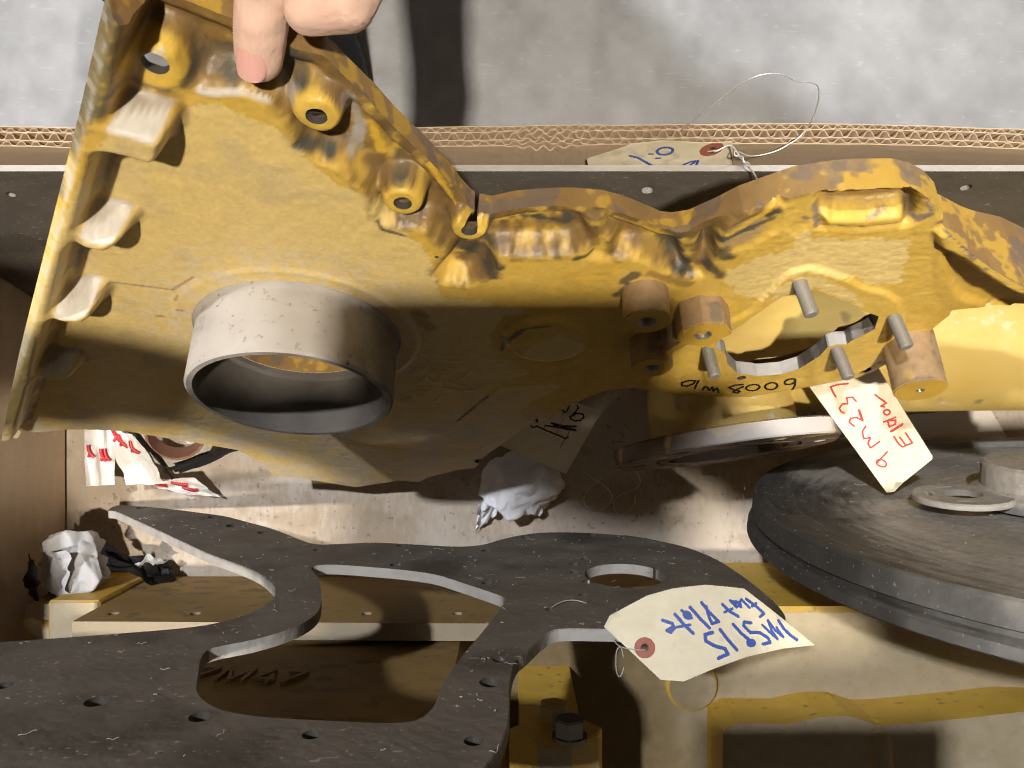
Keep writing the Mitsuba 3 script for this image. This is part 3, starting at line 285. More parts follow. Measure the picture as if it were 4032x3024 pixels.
mat('nail', {'type': 'principled', 'base_color': rgb(0.60, 0.33, 0.29), 'roughness': 0.2, 'specular': 0.6, 'clearcoat': 0.5})

# ---------------------------------------------------------------- ground
g = trimesh.creation.box([8, 8, 0.2]); g.apply_translation([0, 1.0, -0.25])
add('floor', g, 'concrete', label='grey mottled concrete floor behind the crate', kind='structure')

# ---------------------------------------------------------------- cardboard crate
WT = 0.28                                            # height of the wall tops
X0, X1, YN, YF = -0.443, 0.78, -0.48, 0.1513         # inside faces
def wav(x): return -0.010 * np.clip((x - 0.18) / 0.3, 0, 1.2) ** 2 + 0.0015 * np.sin(x * 9)
def sheet(x, y, z0, z1, t, zj=None):
    """A standing sheet along the curve (x, y), thickness t."""
    c = np.c_[x, y]; d = np.gradient(c, axis=0); d /= np.linalg.norm(d, axis=1, keepdims=True); nn = np.c_[-d[:, 1], d[:, 0]] * t / 2
    k = len(x); zt = np.full(k, z1) if zj is None else z1 + zj
    A, B = c + nn, c - nn
    v = np.vstack([np.c_[A, np.full(k, z0)], np.c_[A, zt], np.c_[B, zt], np.c_[B, np.full(k, z0)]])
    i = np.arange(k - 1); f = []
    for a in range(4):
        b = (a + 1) % 4
        q = np.stack([a * k + i, a * k + i + 1, b * k + i + 1, b * k + i], -1); f += [q[:, [0, 1, 2]], q[:, [0, 2, 3]]]
    m = trimesh.Trimesh(v, np.vstack(f), process=False); m.fix_normals(); return m
tag('cardboard_crate', 'open triple wall cardboard crate with torn corrugated rim', 'crate')
xs = np.linspace(X0 - 0.02, X1 + 0.02, 1500)
rng = np.random.default_rng(3)
def jit(n, a, s): return ndimage.gaussian_filter1d(rng.normal(size=n), s) * a * math.sqrt(s)
lay = [0.0, 0.0037, 0.0090, 0.0123]
crush = np.exp(-((xs - 0.021) / 0.018) ** 2)
for i, dy in enumerate(lay):
    y = YF + dy + wav(xs) + jit(1500, 0.00025, 12) + crush * (0.0016 * np.sin(xs * 700 + i) if i < 3 else 0)
    add('cardboard_crate__liner', sheet(xs, y, 0.0 if i in (0, 3) else 0.12, WT, 0.00055, jit(1500, 0.0004, 6) - (0.006 * crush if i == 0 else 0)), 'kraft', 30)
for i, (a, b, pitch, ph) in enumerate([(lay[0], lay[1], 0.0098, 0.3), (lay[1], lay[2], 0.0094, 1.1), (lay[2], lay[3], 0.0074, 2.0)]):
    xf = np.linspace(X0 - 0.02, X1 + 0.02, 5200)
    w = np.sin(2 * np.pi * xf / pitch + ph + 0.8 * jit(5200, 1.0, 60)); w = np.tanh(1.5 * w) / np.tanh(1.5)
    cr = np.exp(-((xf - 0.021) / 0.016) ** 2)
    y = YF + wav(xf) + (a + b) / 2 + w * ((b - a) / 2 - 0.0006) * (1 - 0.5 * cr * (i < 2)) + cr * jit(5200, 0.0006, 20) * (i < 2)
    add('cardboard_crate__flute', sheet(xf, y, 0.19, WT, 0.00042, jit(5200, 0.0003, 8)), 'kraft', 40)
add('cardboard_crate__torn_flap', Fr((0.021, YF - 0.001, 0.262), (1, 0, 0), (0, 0.15, 1)).mesh(ext(Polygon([(-26, 4), (-15, 9), (-4, 6), (6, 12), (17, 8), (24, 3), (12, -3), (2, 0), (-10, -5)]), -3, -2.4)), 'kraft', label='torn curl of liner paper on the rim')
for nm, a, b in (('side_wall', (X0 - 0.013, YN, 0), (X0, YF, WT)), ('side_wall', (X1, YN, 0), (X1 + 0.013, YF, WT)), ('near_wall', (X0 - 0.013, YN - 0.013, 0), (X1 + 0.013, YN - 0.001, WT))):
    add('cardboard_crate__' + nm, box(np.array(a), np.array(b)), 'kraft')
nx, ny = 180, 100
gx, gy = np.meshgrid(np.linspace(X0 + 0.001, X1 - 0.001, nx), np.linspace(YN + 0.001, YF - 0.001, ny), indexing='ij')
gz = 0.0022 * (meshkit.fbm(np.stack([gx * 14, gy * 14, gx * 0], -1), 3, 4) - 0.5) + 0.004 * np.exp(-((gx - 0.105) / 0.004) ** 2) * (gy > -0.16) * 0.35 - 0.002
gz += 0.0012 * np.exp(-((gx - 0.088 - 0.01 * np.sin(gy * 60)) / 0.0016) ** 2) + 0.0012 * np.exp(-((gx - 0.098 + 0.006 * np.sin(gy * 40)) / 0.0016) ** 2)
gz -= 0.0025 * (np.abs(gx + 0.014) < 0.0035) * (gy < -0.08)
i, j = np.meshgrid(np.arange(nx - 1), np.arange(ny - 1), indexing='ij')
q = np.stack([i * ny + j, (i + 1) * ny + j, (i + 1) * ny + j + 1, i * ny + j + 1], -1).reshape(-1, 4)
add('cardboard_crate__bottom', (np.stack([gx, gy, gz], -1).reshape(-1, 3), q), 'dusty_board', True, label='dusty scuffed cardboard bottom of the crate')
add('cardboard_crate__under_board', box(np.array([X0 - 0.013, YN - 0.013, -0.02]), np.array([X1 + 0.013, YF + 0.013, -0.008])), 'kraft')
add('pallet', trimesh.util.concatenate([box(np.array([X0 - 0.01, y, -0.15]), np.array([X1, y + 0.09, -0.0215])) for y in (-0.47, -0.2, 0.07)]), 'kraft', label='pallet under the cardboard crate', cat='pallet')

# ---------------------------------------------------------------- steel plate leaning at the far wall
sp = Fr((0, 0.0715, 0.012), (-1, 0, 0), (0, 0.266, 0.964))
pl = Polygon([(440, 0), (-760, 0), (-760, 266), (440, 266)])
for x, s, r in [(47, 743, 18), (2094, 734, 27), (2550, 725, 27), (2955, 726, 22), (3800, 715, 22)]:
    rr = np.array([(x - 2016) / 3100., (1512 - s) / 3100., -1]); o = np.array([0, 0, .78]); t = ((sp.o - o) @ sp.n) / (rr @ sp.n); p = o + t * rr - sp.o
    pl = pl.difference(Point(p @ sp.u * 1000, p @ sp.v * 1000).buffer(r * 0.165))
tag('steel_plate', 'long dark steel plate with bolt holes leaning against the far cardboard wall', 'plate')
add('steel_plate__body', sp.mesh(ext(pl, -4.5, 0)), 'dusty_steel')

# ---------------------------------------------------------------- big yellow casting held by the hand
CF = Fr((0, 0, 0.24), (1, 0, 0), (0, 0.4305111, 0.9025853))
tag('yellow_casting', 'big dished yellow cast cover with round collar, held up by a thumb', 'casting')
outline = Polygon(TR['cast_out']).buffer(0)
outline = outline.buffer(1.2).buffer(-2.4).buffer(1.2)
holes = [Point(x, y).buffer(r, 24) for x, y, r in TR['cast_holes']]
tc = np.array([-129.0, 69.0]); TRAD, TH = 59.0, 42.0
face = outline.difference(Polygon(TR['cast_opening']).buffer(-1).buffer(1)).difference(Point(*tc).buffer(50, 48)).difference(unary_union(holes))
G = 1.0
u0, v0, u1, v1 = outline.bounds; us = np.arange(u0 - 3, u1 + 3, G); vs = np.arange(v0 - 3, v1 + 3, G)
U, V = np.meshgrid(us, vs, indexing='ij'); shp = U.shape
def sd(poly):
    m = shapely.contains_xy(poly, U.ravel(), V.ravel()).reshape(shp)
    return (ndimage.distance_transform_edt(m) - ndimage.distance_transform_edt(~m)) * G
def ss(a, b, x): t = np.clip((x - a) / (b - a), 0, 1); return t * t * (3 - 2 * t)
def smooth_ring(pts, n=2):
    a = np.array(pts, float)
    for _ in range(n):
        q = np.roll(a, -1, 0); L = np.linalg.norm(q - a, axis=1); t = np.minimum(0.25, 8.0 / np.maximum(L, 1e-6))[:, None]; a = np.stack([a * (1 - t) + q * t, a * t + q * (1 - t)], 1).reshape(-1, 2)
    return Polygon(a).buffer(0)
def P(k): return Polygon(TR[k]).buffer(0)
def NZ(s, o=3, seed=0): return meshkit.fbm(np.stack([U * s, V * s, U * 0], -1), o, seed) - 0.5
H = np.zeros(shp)
def raise_to(k, h, w=1.5, off=0.0):
    global H
    m = ss(-w, w, sd(P(k)) + off); H = H * (1 - m) + h * m
sb = sd(P('band')); so = sd(outline)
H = -13 * ss(-1, 8, sb); ridge = ss(10, 4.5, so) * ss(-1, 3, sb); H = H * (1 - ridge) - 7 * ridge
raise_to('panel', -1, 2.5); raise_to('rib', -1, 3); raise_to('rib2', -4, 3.5); raise_to('rib3', -5, 3.5); raise_to('hump_pocket', -10, 4.5); raise_to('lip', 1.6, 3)
raise_to('open_pad', 2.2, 1.5); raise_to('pad1', 2, 2)
# hump recess lips and ribs between bosses
for (x, y, r) in TR['cast_bosses']:
    m = ss(-1.6, 1.6, r + 1 - np.hypot(U - x, V - y)) * ss(1, 5, so); H = H * (1 - m) + 2.0 * m
x, y, r = TR['cast_disc']; rr = np.hypot(U - x, V - y); m = ss(-2.2, 2.2, r - rr); H += 5 * m
x, y, r = TR['cast_ring']; rr = np.hypot(U - tc[0], V - tc[1]); H += 1.2 * np.exp(-((rr - r) / 1.6) ** 2) + 0.8 * ss(r, r - 2, rr)
raise_to('strip', 20, 1.2)
for k, h, w in (('tab1', 20, 1.8), ('tab2', 19.5, 5), ('tab3', 19.5, 5), ('tab4', 16, 4)):
    s_ = sd(P(k)); m = ss(-w * 0.5, w, s_); hh = h * (1 if w < 2 else 0.9 + 0.1 * ss(0, 10, s_)); H = np.maximum(H, H * (1 - m) + hh * m)
raise_to('rimhole', -4, 2.0)
TRIM = unary_union([P('rim'), shapely.affinity.translate(P('rim'), 4, 7), shapely.affinity.translate(P('rim'), 2, 3.5)])
TR['rim'] = [list(c) for c in TRIM.exterior.coords]
raise_to('rim', np.interp(U, TR['rim_u'], [6, 13, 17, 25, 32]), 1.0)
lf = ss(-75, -60, sd(P('strip')))
H = ndimage.gaussian_filter(H, 0.9) * (1 - lf) + ndimage.gaussian_filter(H, 1.7) * lf
for s_ in TR['cast_text']:
    H += 0.6 * ss(1.4, 0.2, -sd(LineString(s_).buffer(0.7)))
H += 0.5 * NZ(0.04, 3, 1) + 0.16 * NZ(0.35, 3, 2) + 0.9 * NZ(0.09, 3, 12) * ss(-1, 5, sb)
# colours: base paint, dust, dirt; each with an edge of its own
n1, n2, n3 = NZ(0.06, 4, 5), NZ(0.22, 4, 6), NZ(0.7, 3, 7)
col = np.zeros(shp + (3,)); col[:] = (0.55, 0.36, 0.07)
def lay_c(c, m, a=1.0):
    global col
    m = np.clip(m * a, 0, 1)[..., None]; col = col * (1 - m) + np.array(c) * m
lay_c((0.46, 0.28, 0.04), ss(0.0, 0.25, n1), 0.5)
lay_c((0.58, 0.36, 0.04), ss(0.05, 0.3, n2), 0.6)
DUST = np.array((0.61, 0.455, 0.175))
for k in ('dust_l', 'dust_r', 'dust_r2', 'dust_disc'):
    s_ = sd(P(k)); lay_c(DUST * (1 if k != 'dust_r' else 1.04), ss(-0.6, 0.9, s_ + 7 * n2 + 3 * n3), 0.93)
lay_c((0.46, 0.36, 0.20), ss(0.02, 0.3, n1) * ss(-2, 6, sd(P('dust_l'))), 0.45)
lay_c((0.50, 0.44, 0.34), ss(120, 60, np.hypot(U + 129, (V - 69) * 1.0)) * ss(-0.1, 0.25, n2 + 0.1), 0.55)
lay_c((0.50, 0.45, 0.36), ss(-20, -90, V) * ss(-0.3, 0.2, n1), 0.7)
# dirt over the sloping outer band
bm = ss(-5, 2, sb + 4 * n2) * ss(-2, 2, 200 - U)
lay_c((0.17, 0.10, 0.035), bm * ss(-0.30, 0.05, n1 + 0.6 * n2 + 0.08 * ss(-60, -100, U)), 0.86)
lay_c((0.085, 0.06, 0.032), bm * ss(0.0, 0.3, n2 + 0.4 * n1), 0.7)
rg_ = ss(9, 4, so) * ss(-1, 3, sb) * ss(205, 190, U) * ss(-120, -90, U)
lay_c((0.13, 0.08, 0.032), rg_ * ss(-0.3, 0.1, n2), 0.75)
ry = ss(2.4, 0.6, np.abs(so - 9.0)) * ss(-1, 3, sb) * ss(-40, -20, U)
lay_c((0.52, 0.34, 0.06), ry * ss(-0.2, 0.1, n2 + n1), 0.8)
sp_ = sd(P('dust_panel')); lay_c((0.36, 0.25, 0.12), ss(-1, 2, sp_ + 6 * n2), 0.9)
hum = ss(-0.0, 4, sb) * ss(195, 205, U)
lay_c((0.27, 0.16, 0.045), hum * ss(-0.05, 0.2, n2), 0.55)
KC = dict(b=(0.15, 0.085, 0.032), g=(0.050, 0.055, 0.046), k=(0.034, 0.034, 0.030), r=(0.165, 0.125, 0.115), s=(0.34, 0.31, 0.27), o=(0.13, 0.115, 0.065), y=(0.60, 0.37, 0.04), c=(0.30, 0.18, 0.065), m=(0.27, 0.15, 0.115), n=(0.30, 0.20, 0.07), w=(0.72, 0.68, 0.52))
for x1, y1, x2, y2, r, kd in TR['caps']:
    a, b = np.array([x1, y1]), np.array([x2, y2]); d = b - a; L2 = max(d @ d, 1e-9)
    t = np.clip(((U - x1) * d[0] + (V - y1) * d[1]) / L2, 0, 1); dist = np.hypot(U - x1 - t * d[0], V - y1 - t * d[1])
    if kd in 'mr': m = ss(-0.5, 0.5, r - dist + (0.25 if kd == 'm' else 0.9) * r * (n2 + n3) * 1.4)
    else: m = ss(-0.45 * r, 0.45 * r, r * 0.85 - dist + r * 1.3 * (n2 + 0.5 * n3))
    lay_c(KC[kd], m, 0.62 if kd in 'bn' else (0.85 if kd != 'm' else 0.7))
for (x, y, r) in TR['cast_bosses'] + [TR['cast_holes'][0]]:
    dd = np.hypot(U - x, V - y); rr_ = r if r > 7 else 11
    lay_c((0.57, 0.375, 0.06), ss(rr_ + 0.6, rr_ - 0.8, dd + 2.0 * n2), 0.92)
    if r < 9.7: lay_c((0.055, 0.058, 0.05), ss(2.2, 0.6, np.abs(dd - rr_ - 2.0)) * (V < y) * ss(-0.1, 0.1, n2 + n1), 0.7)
# flaked paint along the top of the hump
hp = ss(6, 1, np.abs(sd(outline))) * ss(150, 170, U) * ss(300, 285, U) * (V > 150)
lay_c((0.165, 0.125, 0.115), hp * ss(0.03, 0.06, n2 + 0.5 * n3), 0.95)
hu, hv = np.gradient(ndimage.gaussian_filter(H, 1.0), G)
nzw = (-hv * 0.9026 + 0.4305) / np.sqrt(1 + hu ** 2 + hv ** 2)
lay_c((0.50, 0.475, 0.43), ss(0.55, 0.80, nzw + 0.35 * n2) * lf * ss(1, -2, sb) * ss(-6, -4, H), 0.92)
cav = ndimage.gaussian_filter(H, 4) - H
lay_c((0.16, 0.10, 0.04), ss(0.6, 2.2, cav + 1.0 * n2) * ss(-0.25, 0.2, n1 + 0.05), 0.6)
col *= (1 + 0.20 * n3 + 0.12 * n2)[..., None]; col = np.clip(col, 0.012, 0.8)

tri_done = []
def clip_grid(poly, H, col, hback, back_col):
    """The height field cut along the polygon, with side walls down to the back plane."""
    inside = sd(poly); keep = inside > -0.62 * G
    c = keep[:-1, :-1] & keep[1:, :-1] & keep[:-1, 1:] & keep[1:, 1:]
    idx = np.arange(U.size).reshape(shp)
    q = np.stack([idx[:-1, :-1][c], idx[1:, :-1][c], idx[1:, 1:][c], idx[:-1, 1:][c]], -1)
    used, inv = np.unique(q, return_inverse=True); q = inv.reshape(-1, 4)
    f = np.vstack([q[:, [0, 1, 2]], q[:, [0, 2, 3]]])
    uv = np.c_[U.ravel()[used], V.ravel()[used]]; h = H.ravel()[used]; cc = col.reshape(-1, 3)[used]
    e = np.vstack([f[:, [0, 1]], f[:, [1, 2]], f[:, [2, 0]]]); key = np.sort(e, 1)
    _, first, cnt = np.unique(key, axis=0, return_index=True, return_counts=True); be = e[first[cnt == 1]]
    bv = np.unique(be)
    rings = []
    for g_ in getattr(poly, 'geoms', [poly]): rings += [g_.exterior, *g_.interiors]
    pts = shapely.points(uv[bv]); best = np.full(len(bv), 1e9); pos = uv[bv].copy()
    for r_ in rings:
        d = shapely.distance(r_, pts); m = d < best
        if m.any():
            s_ = shapely.line_locate_point(r_, pts[m]); w = shapely.get_coordinates(shapely.line_interpolate_point(r_, s_)); pos[m] = w; best[m] = d[m]
    uv[bv] = np.where((best < 2.5 * G)[:, None], pos, uv[bv])
    top = CF.W(uv, h)
    # side walls
    m = {b: k for k, b in enumerate(bv)}; nb = len(bv)
    inn = shapely.distance(Polygon(TR['cast_opening']).exterior, shapely.points(uv[bv])) < 3
    ts = CF.W(uv[bv], h[bv]); hol = np.zeros(nb, bool)
    for x, y, r in TR['cast_holes']: hol |= np.hypot(uv[bv][:, 0] - x, uv[bv][:, 1] - y) < r + 0.6
    inn = inn | hol
    bs = CF.W(uv[bv], np.where(hol, h[bv] - 4.0, np.where(inn, -7.0, hback))); tri_ = []
    for a, b in be:
        a, b = m[a], m[b]; tri_ += [[a, a + nb, b + nb], [a, b + nb, b]]
    tri_ = np.array(tri_); vv = np.vstack([ts, bs])
    ii = inn[tri_ % nb].all(1); tc_ = uv[bv][tri_ % nb].mean(1); pieces = []
    for x, y, r in TR['cast_holes']:
        s_ = ii & (np.hypot(tc_[:, 0] - x, tc_[:, 1] - y) < r + 0.6)
        if s_.any(): pieces.append((vv, tri_[s_])); ii = ii & ~s_; inn_ = s_; tri_done.append(s_)
    rest = ~ii
    for s_ in tri_done: rest = rest & ~s_
    tri_done.clear()
    return (top, f), cc, (vv, tri_[rest]), (vv, tri_[ii]), pieces
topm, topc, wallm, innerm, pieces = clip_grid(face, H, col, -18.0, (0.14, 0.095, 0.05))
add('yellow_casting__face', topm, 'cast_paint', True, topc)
add('yellow_casting__edge', wallm, 'cast_edge', 40)
for pc in pieces: add('yellow_casting__bolt_hole', pc, 'bore_dark', 40)
add('yellow_casting__opening_edge', innerm, 'dusty_steel', 40, label='grey cut edge of the opening')
bp = face.difference(Polygon(TR['cast_opening']).buffer(14)).difference(unary_union(holes).buffer(16)).buffer(-0.8)
add('yellow_casting__back', CF.mesh(ext(bp, -18.2, -17.6)), 'old_yellow')
# collar
cx, cy = tc
prof = [(0.0505, -0.018), (0.0505, 0.004), (0.0525, 0.006), (0.0535, 0.040), (0.0545, 0.042), (0.0575, 0.042), (0.059, 0.0405), (0.059, 0.005), (0.0594, 0.0028), (0.0606, 0.0012), (0.0630, 0.0), (0.0630, -0.004), (0.056, -0.018)]
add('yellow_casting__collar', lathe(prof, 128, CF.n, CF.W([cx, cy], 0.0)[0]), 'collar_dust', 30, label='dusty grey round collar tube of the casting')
def threaded_hole(x, y, r, h, depth, key):
    pr = [(r * 0.001, -depth)]
    k = 0
    while k * 1.5 < depth: pr += [(r * 0.98, -depth + k * 1.5), (r * 0.80, -depth + k * 1.5 + 0.75)]; k += 1
    pr += [(r, 0.0), (r * 1.12, 0.05), (r * 1.12, -depth - 0.5), (r * 0.001, -depth - 0.5)]
    add(key, lathe([(a / 1000, b / 1000) for a, b in pr], 32, CF.n, CF.W([x, y], h)[0]), 'hole_steel', 30)
for i, (x, y, r, h, hr) in enumerate(TR['columns']):
    if i == 1: out = Polygon([(x - 11.5, y - 6), (x - 4, y - 10.5), (x + 6, y - 10.5), (x + 14, y + 1), (x + 8, y + 10.5), (x - 2, y + 11), (x - 11, y + 5)]).buffer(2)
    elif i == 0: out = unary_union([Point(x, y).buffer(r, 32), Polygon([(x - r, y), (x - 4, y - r * 1.02), (x + 9, y - 7), (x + r, y + 2)])])
    else: out = Point(x, y).buffer(r, 32)
    body = ext(out.difference(Point(x, y).buffer(hr * 1.1, 24)), -3, h - 0.8); cap_ = ext(out.buffer(-0.7).difference(Point(x, y).buffer(hr * 1.12, 24)), h - 0.8, h)
    k = add('yellow_casting__boss', CF.mesh(trimesh.util.concatenate([body, cap_])), 'boss_paint', 30)
    threaded_hole(x, y, hr, h, 9, k + '__threaded_hole')
# web between the two middle bosses
(xa, ya), (xb, yb) = TR['columns'][1][:2], TR['columns'][2][:2]
add('yellow_casting__web', CF.mesh(ext(LineString([(xa, ya), (xb, yb)]).buffer(2.6), -2, 16)), 'boss_paint')
for x, y, tx, ty, h in TR['studs']:
    pr = [(0.0001, 0)]; r = 3.85; L = h + 5
    for k in range(int(L / 1.2)): pr += [(r * 0.84, k * 1.2), (r, k * 1.2 + 0.5), (r, k * 1.2 + 0.7)]
    pr += [(r, L - 1.0), (r - 1, L), (0.0001, L)]
    ax = CF.W([tx + 1.0, ty], h)[0] - CF.W([x, y], 0)[0]
    add('yellow_casting__stud', lathe([(a / 1000, b / 1000) for a, b in pr], 28, ax, CF.W([x, y], 1.0)[0]), 'stud_steel', 30)
marks = unary_union([LineString(s_).buffer(0.65) for s_ in TR['marker']])
def drape(m, lift):
    m = m.subdivide_to_size(2.0); v = np.array(m.vertices)
    hh = ndimage.map_coordinates(H, [(v[:, 0] - us[0]) / G, (v[:, 1] - vs[0]) / G], order=1); v[:, 2] += hh + lift + 0.3
    return trimesh.Trimesh(CF.W(v), m.faces, process=False)
add('yellow_casting__marker_writing', drape(ext(marks, 0.0, 0.35), 0.05), 'ink_black', label='black handwriting am 8009 on the lower edge')

# ---------------------------------------------------------------- front plate
FP = Fr((0, -0.118, 0), (-1, 0, 0), (0, -math.sin(math.radians(3)), math.cos(math.radians(3))))
fpp = smooth_ring(TR['fp_out'], 3); fpp = fpp.buffer(2).buffer(-4).buffer(2)
fpp = fpp.difference(smooth_ring(TR['fp_open'], 3)).simplify(0.05)
hs = [Point(x, y).buffer(r, 20) for x, y, r in TR['fp_holes']]; fph = fpp.difference(unary_union(hs))
tag('front_plate', 'flat dark dusty steel plate with round holes and hooked cut-outs standing in front', 'plate')
fm = trimesh.util.concatenate([ext(fph, -7, -0.5), ext(fph.difference(fpp.exterior.buffer(0.4)), -0.5, 0)])
fm.merge_vertices(); fn = fm.face_normals; ct = fm.triangles_center; inh = np.zeros(len(ct), int) - 1
for k, (x, y, r) in enumerate(TR['fp_holes']): inh[(np.abs(fn[:, 2]) < 0.3) & (np.hypot(ct[:, 0] - x, ct[:, 1] - y) < r * 1.03)] = k
add('front_plate__body', FP.mesh(fm.submesh([np.nonzero(inh < 0)[0]], append=True)), 'dusty_steel')
for k in range(len(hs)):
    if (inh == k).any(): add('front_plate__bolt_hole', FP.mesh(fm.submesh([np.nonzero(inh == k)[0]], append=True)), 'bore_dark' if k != 23 else 'dusty_steel')

# ---------------------------------------------------------------- tags
def paper_tag(key, d, bend, label, th=0.35, word=None, lift=0.0):
    f = Fr(d['o'], d['u'], d['v']); po = Polygon(d['out']).buffer(0)
    if 'eye' in d: po = po.difference(Point(d['eye'][0], d['eye'][1]).buffer(d['eye'][2] * 0.4, 16))
    def place(m):
        m = m.copy()
        while True:
            e = np.linalg.norm(m.vertices[m.edges_unique][:, 0] - m.vertices[m.edges_unique][:, 1], axis=1).max()
            if e < 5: break
            m = m.subdivide_to_size(4.5)
        v = np.array(m.vertices); v[:, 2] += bend(v[:, 0], v[:, 1]); return trimesh.Trimesh(f.W(v), m.faces, process=False)
    tag(key, label, 'tag')
    add(key + '__card', place(ext(po, -th, 0)), 'tag_paper')
    by = {}
    for c, w, s_ in d['ink']:
        if len(s_) > 1: by.setdefault(c, []).append(LineString(s_).buffer(w / 2, join_style=1))
    for c, g_ in by.items():
        ink = unary_union(g_).intersection(po.buffer(-0.3))
        if not ink.is_empty: add(key + '__handwriting', place(ext(ink, 0.02, 0.14)), 'ink_' + c, label=word.get(c) if word else None)
    if 'eye' in d:
        e = Point(d['eye'][0], d['eye'][1]); add(key + '__eyelet', place(ext(e.buffer(d['eye'][2], 24).difference(e.buffer(d['eye'][2] * 0.38, 16)).intersection(po.buffer(0.1)), 0.03, 0.5)), 'eyelet_red')
    return f, place
paper_tag('paper_tag', TR['tag_plate'], lambda x, y: -9 * (x / 55) ** 2 + 3 * (y / 25), 'curled cream paper tag with blue handwriting and red eyelet lying over the dark front plate', word=dict(blue='blue handwriting 1m5915 Front Plate'))
paper_tag('paper_tag_001', TR['tag_elbow'], lambda x, y: -3 * (x / 50) ** 2 + 0.002 * y * y * 0.3, 'cream paper tag with red handwriting hanging below the yellow casting', word=dict(red='red handwriting 9m237 Elbow'))
paper_tag('paper_tag_002', TR['tag_small'], lambda x, y: 2 * np.sin(x / 30), 'shaded cream paper tag with black scribbles sticking out under the yellow casting', word=dict(black='black handwriting and crossed out scribble', red='thin red crossing strokes'))
paper_tag('paper_tag_003', TR['tag_wall'], lambda x, y: -6 * (x / 50) ** 2, 'cream paper tag with blue writing and red eyelet leaning on the far cardboard wall', word=dict(blue='blue handwriting 1:0'))
w_ = tube(TR['wire'], 0.00038, 6, 6); w2 = tube(TR['wire2'], 0.0006, 6, 5); w3_ = tube(TR['wire3'], 0.0005, 6, 5)
add('paper_tag_003__wire', w_, 'wire_bright', True); add('paper_tag_003__wire', w2, 'wire_bright', True); add('paper_tag_003__wire', w3_, 'wire_bright', True)
tagp = TR['tag_plate']; f1 = Fr(tagp['o'], tagp['u'], tagp['v']); ey = f1.W([tagp['eye'][0], tagp['eye'][1], -6])[0]
h1 = FP.W([TR['fp_holes'][24][0], TR['fp_holes'][24][1], 1])[0]
st = [h1, h1 * 0.6 + ey * 0.4 + [0, 0.004, -0.03], h1 * 0.3 + ey * 0.7 + [0, 0, -0.014], ey + [-0.012, 0.001, 0.002], ey + [0, 0, 0.003]]
add('paper_tag__string', tube(st, 0.00035, 5, 8), 'lint', True)
lp = ey + np.array([-0.008, 0, 0]); add('paper_tag__string', tube([lp + [0.002 * math.cos(a) - 0.006, 0.008 * math.sin(a) - 0.006, 0.004] for a in np.linspace(0.3, 5.9, 10)], 0.0003, 5, 4), 'lint', True)

# ---------------------------------------------------------------- big wheel
wc = np.array([0.4158, -0.0762, 0.2508]); wm = nrm((-0.0516, 0.9945, 0.0916))
R = 0.243
prof = [(0.0, 0.0), (0.030, 0.0), (0.060, 0.0), (0.066, -0.004), (R - 0.030, -0.004), (R - 0.024, 0.0), (R - 0.0015, 0.0), (R, -0.0015), (R + 0.001, -0.015), (R - 0.003, -0.017), (R - 0.003, -0.020), (R + 0.004, -0.022), (R + 0.005, -0.028), (R + 0.002, -0.030), (0.0, -0.030)]
wx = nrm(np.cross([0, 0, 1], wm)); wx = wx if wx[0] > 0 else -wx; wy = nrm(np.cross(wm, wx)); wy = wy if wy[2] > 0 else -wy
WM = np.eye(4); WM[:3, 0], WM[:3, 1], WM[:3, 2], WM[:3, 3] = wx, np.cross(wm, wx), wm, wc
wheel = man(lathe([(r, z) for r, z in prof], 160))
def slot(px, py, ln, wd, ang, dep=0.02):
    s_ = ext(LineString([(-ln / 2, 0), (ln / 2, 0)]).buffer(wd / 2), -dep, 0.012); s_.apply_transform(trimesh.transformations.rotation_matrix(ang, [0, 0, 1])); s_.apply_translation([px, py, 0]); return man(s_)
WI = np.linalg.inv(WM)
def wl(X, Y):          # a point of the wheel's face, in its own plane
    r = np.array([(X - 2016) / 3100., (1512 - Y) / 3100., -1]); o = np.array([0, 0, .78]); t = ((wc - o) @ wm) / (r @ wm); return (WI @ np.r_[o + t * r, 1])[:2]
WSLOTS = [(wl(3555, 2180), wl(3690, 2205), 0.009), (wl(3745, 2225), wl(3850, 2252), 0.010), (wl(3880, 2255), wl(4000, 2285), 0.008)]
WHUB = wl(4150, 1965); WWASH = wl(3790, 1990)

for a, b, wd in WSLOTS: wheel = wheel - slot((a[0] + b[0]) / 2, (a[1] + b[1]) / 2, math.hypot(b[0] - a[0], b[1] - a[1]) - wd, wd, math.atan2(b[1] - a[1], b[0] - a[0]))
wt = tri(wheel); wt.apply_transform(WM)
tag('wheel', 'large dusty grey black steel wheel standing on edge at the right', 'wheel')
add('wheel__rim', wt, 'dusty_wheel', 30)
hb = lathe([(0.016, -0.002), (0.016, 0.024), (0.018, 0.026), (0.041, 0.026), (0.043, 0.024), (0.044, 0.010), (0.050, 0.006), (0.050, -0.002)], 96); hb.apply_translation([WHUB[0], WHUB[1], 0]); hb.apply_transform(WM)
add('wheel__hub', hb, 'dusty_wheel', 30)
wa = man(lathe([(0.012, 0.004), (0.012, 0.008), (0.030, 0.008), (0.031, 0.007), (0.031, 0.004)], 64))
for a in (0.3, 1.6, 2.9, 4.3): wa = wa - slot(0.021 * math.cos(a), 0.021 * math.sin(a), 0.008, 0.004, a + 1.57, 0.0)
wa = tri(wa); wa.apply_translation([WWASH[0], WWASH[1], 0]); wa.apply_transform(WM)
add('wheel__washer', wa, 'dusty_wheel', 30)

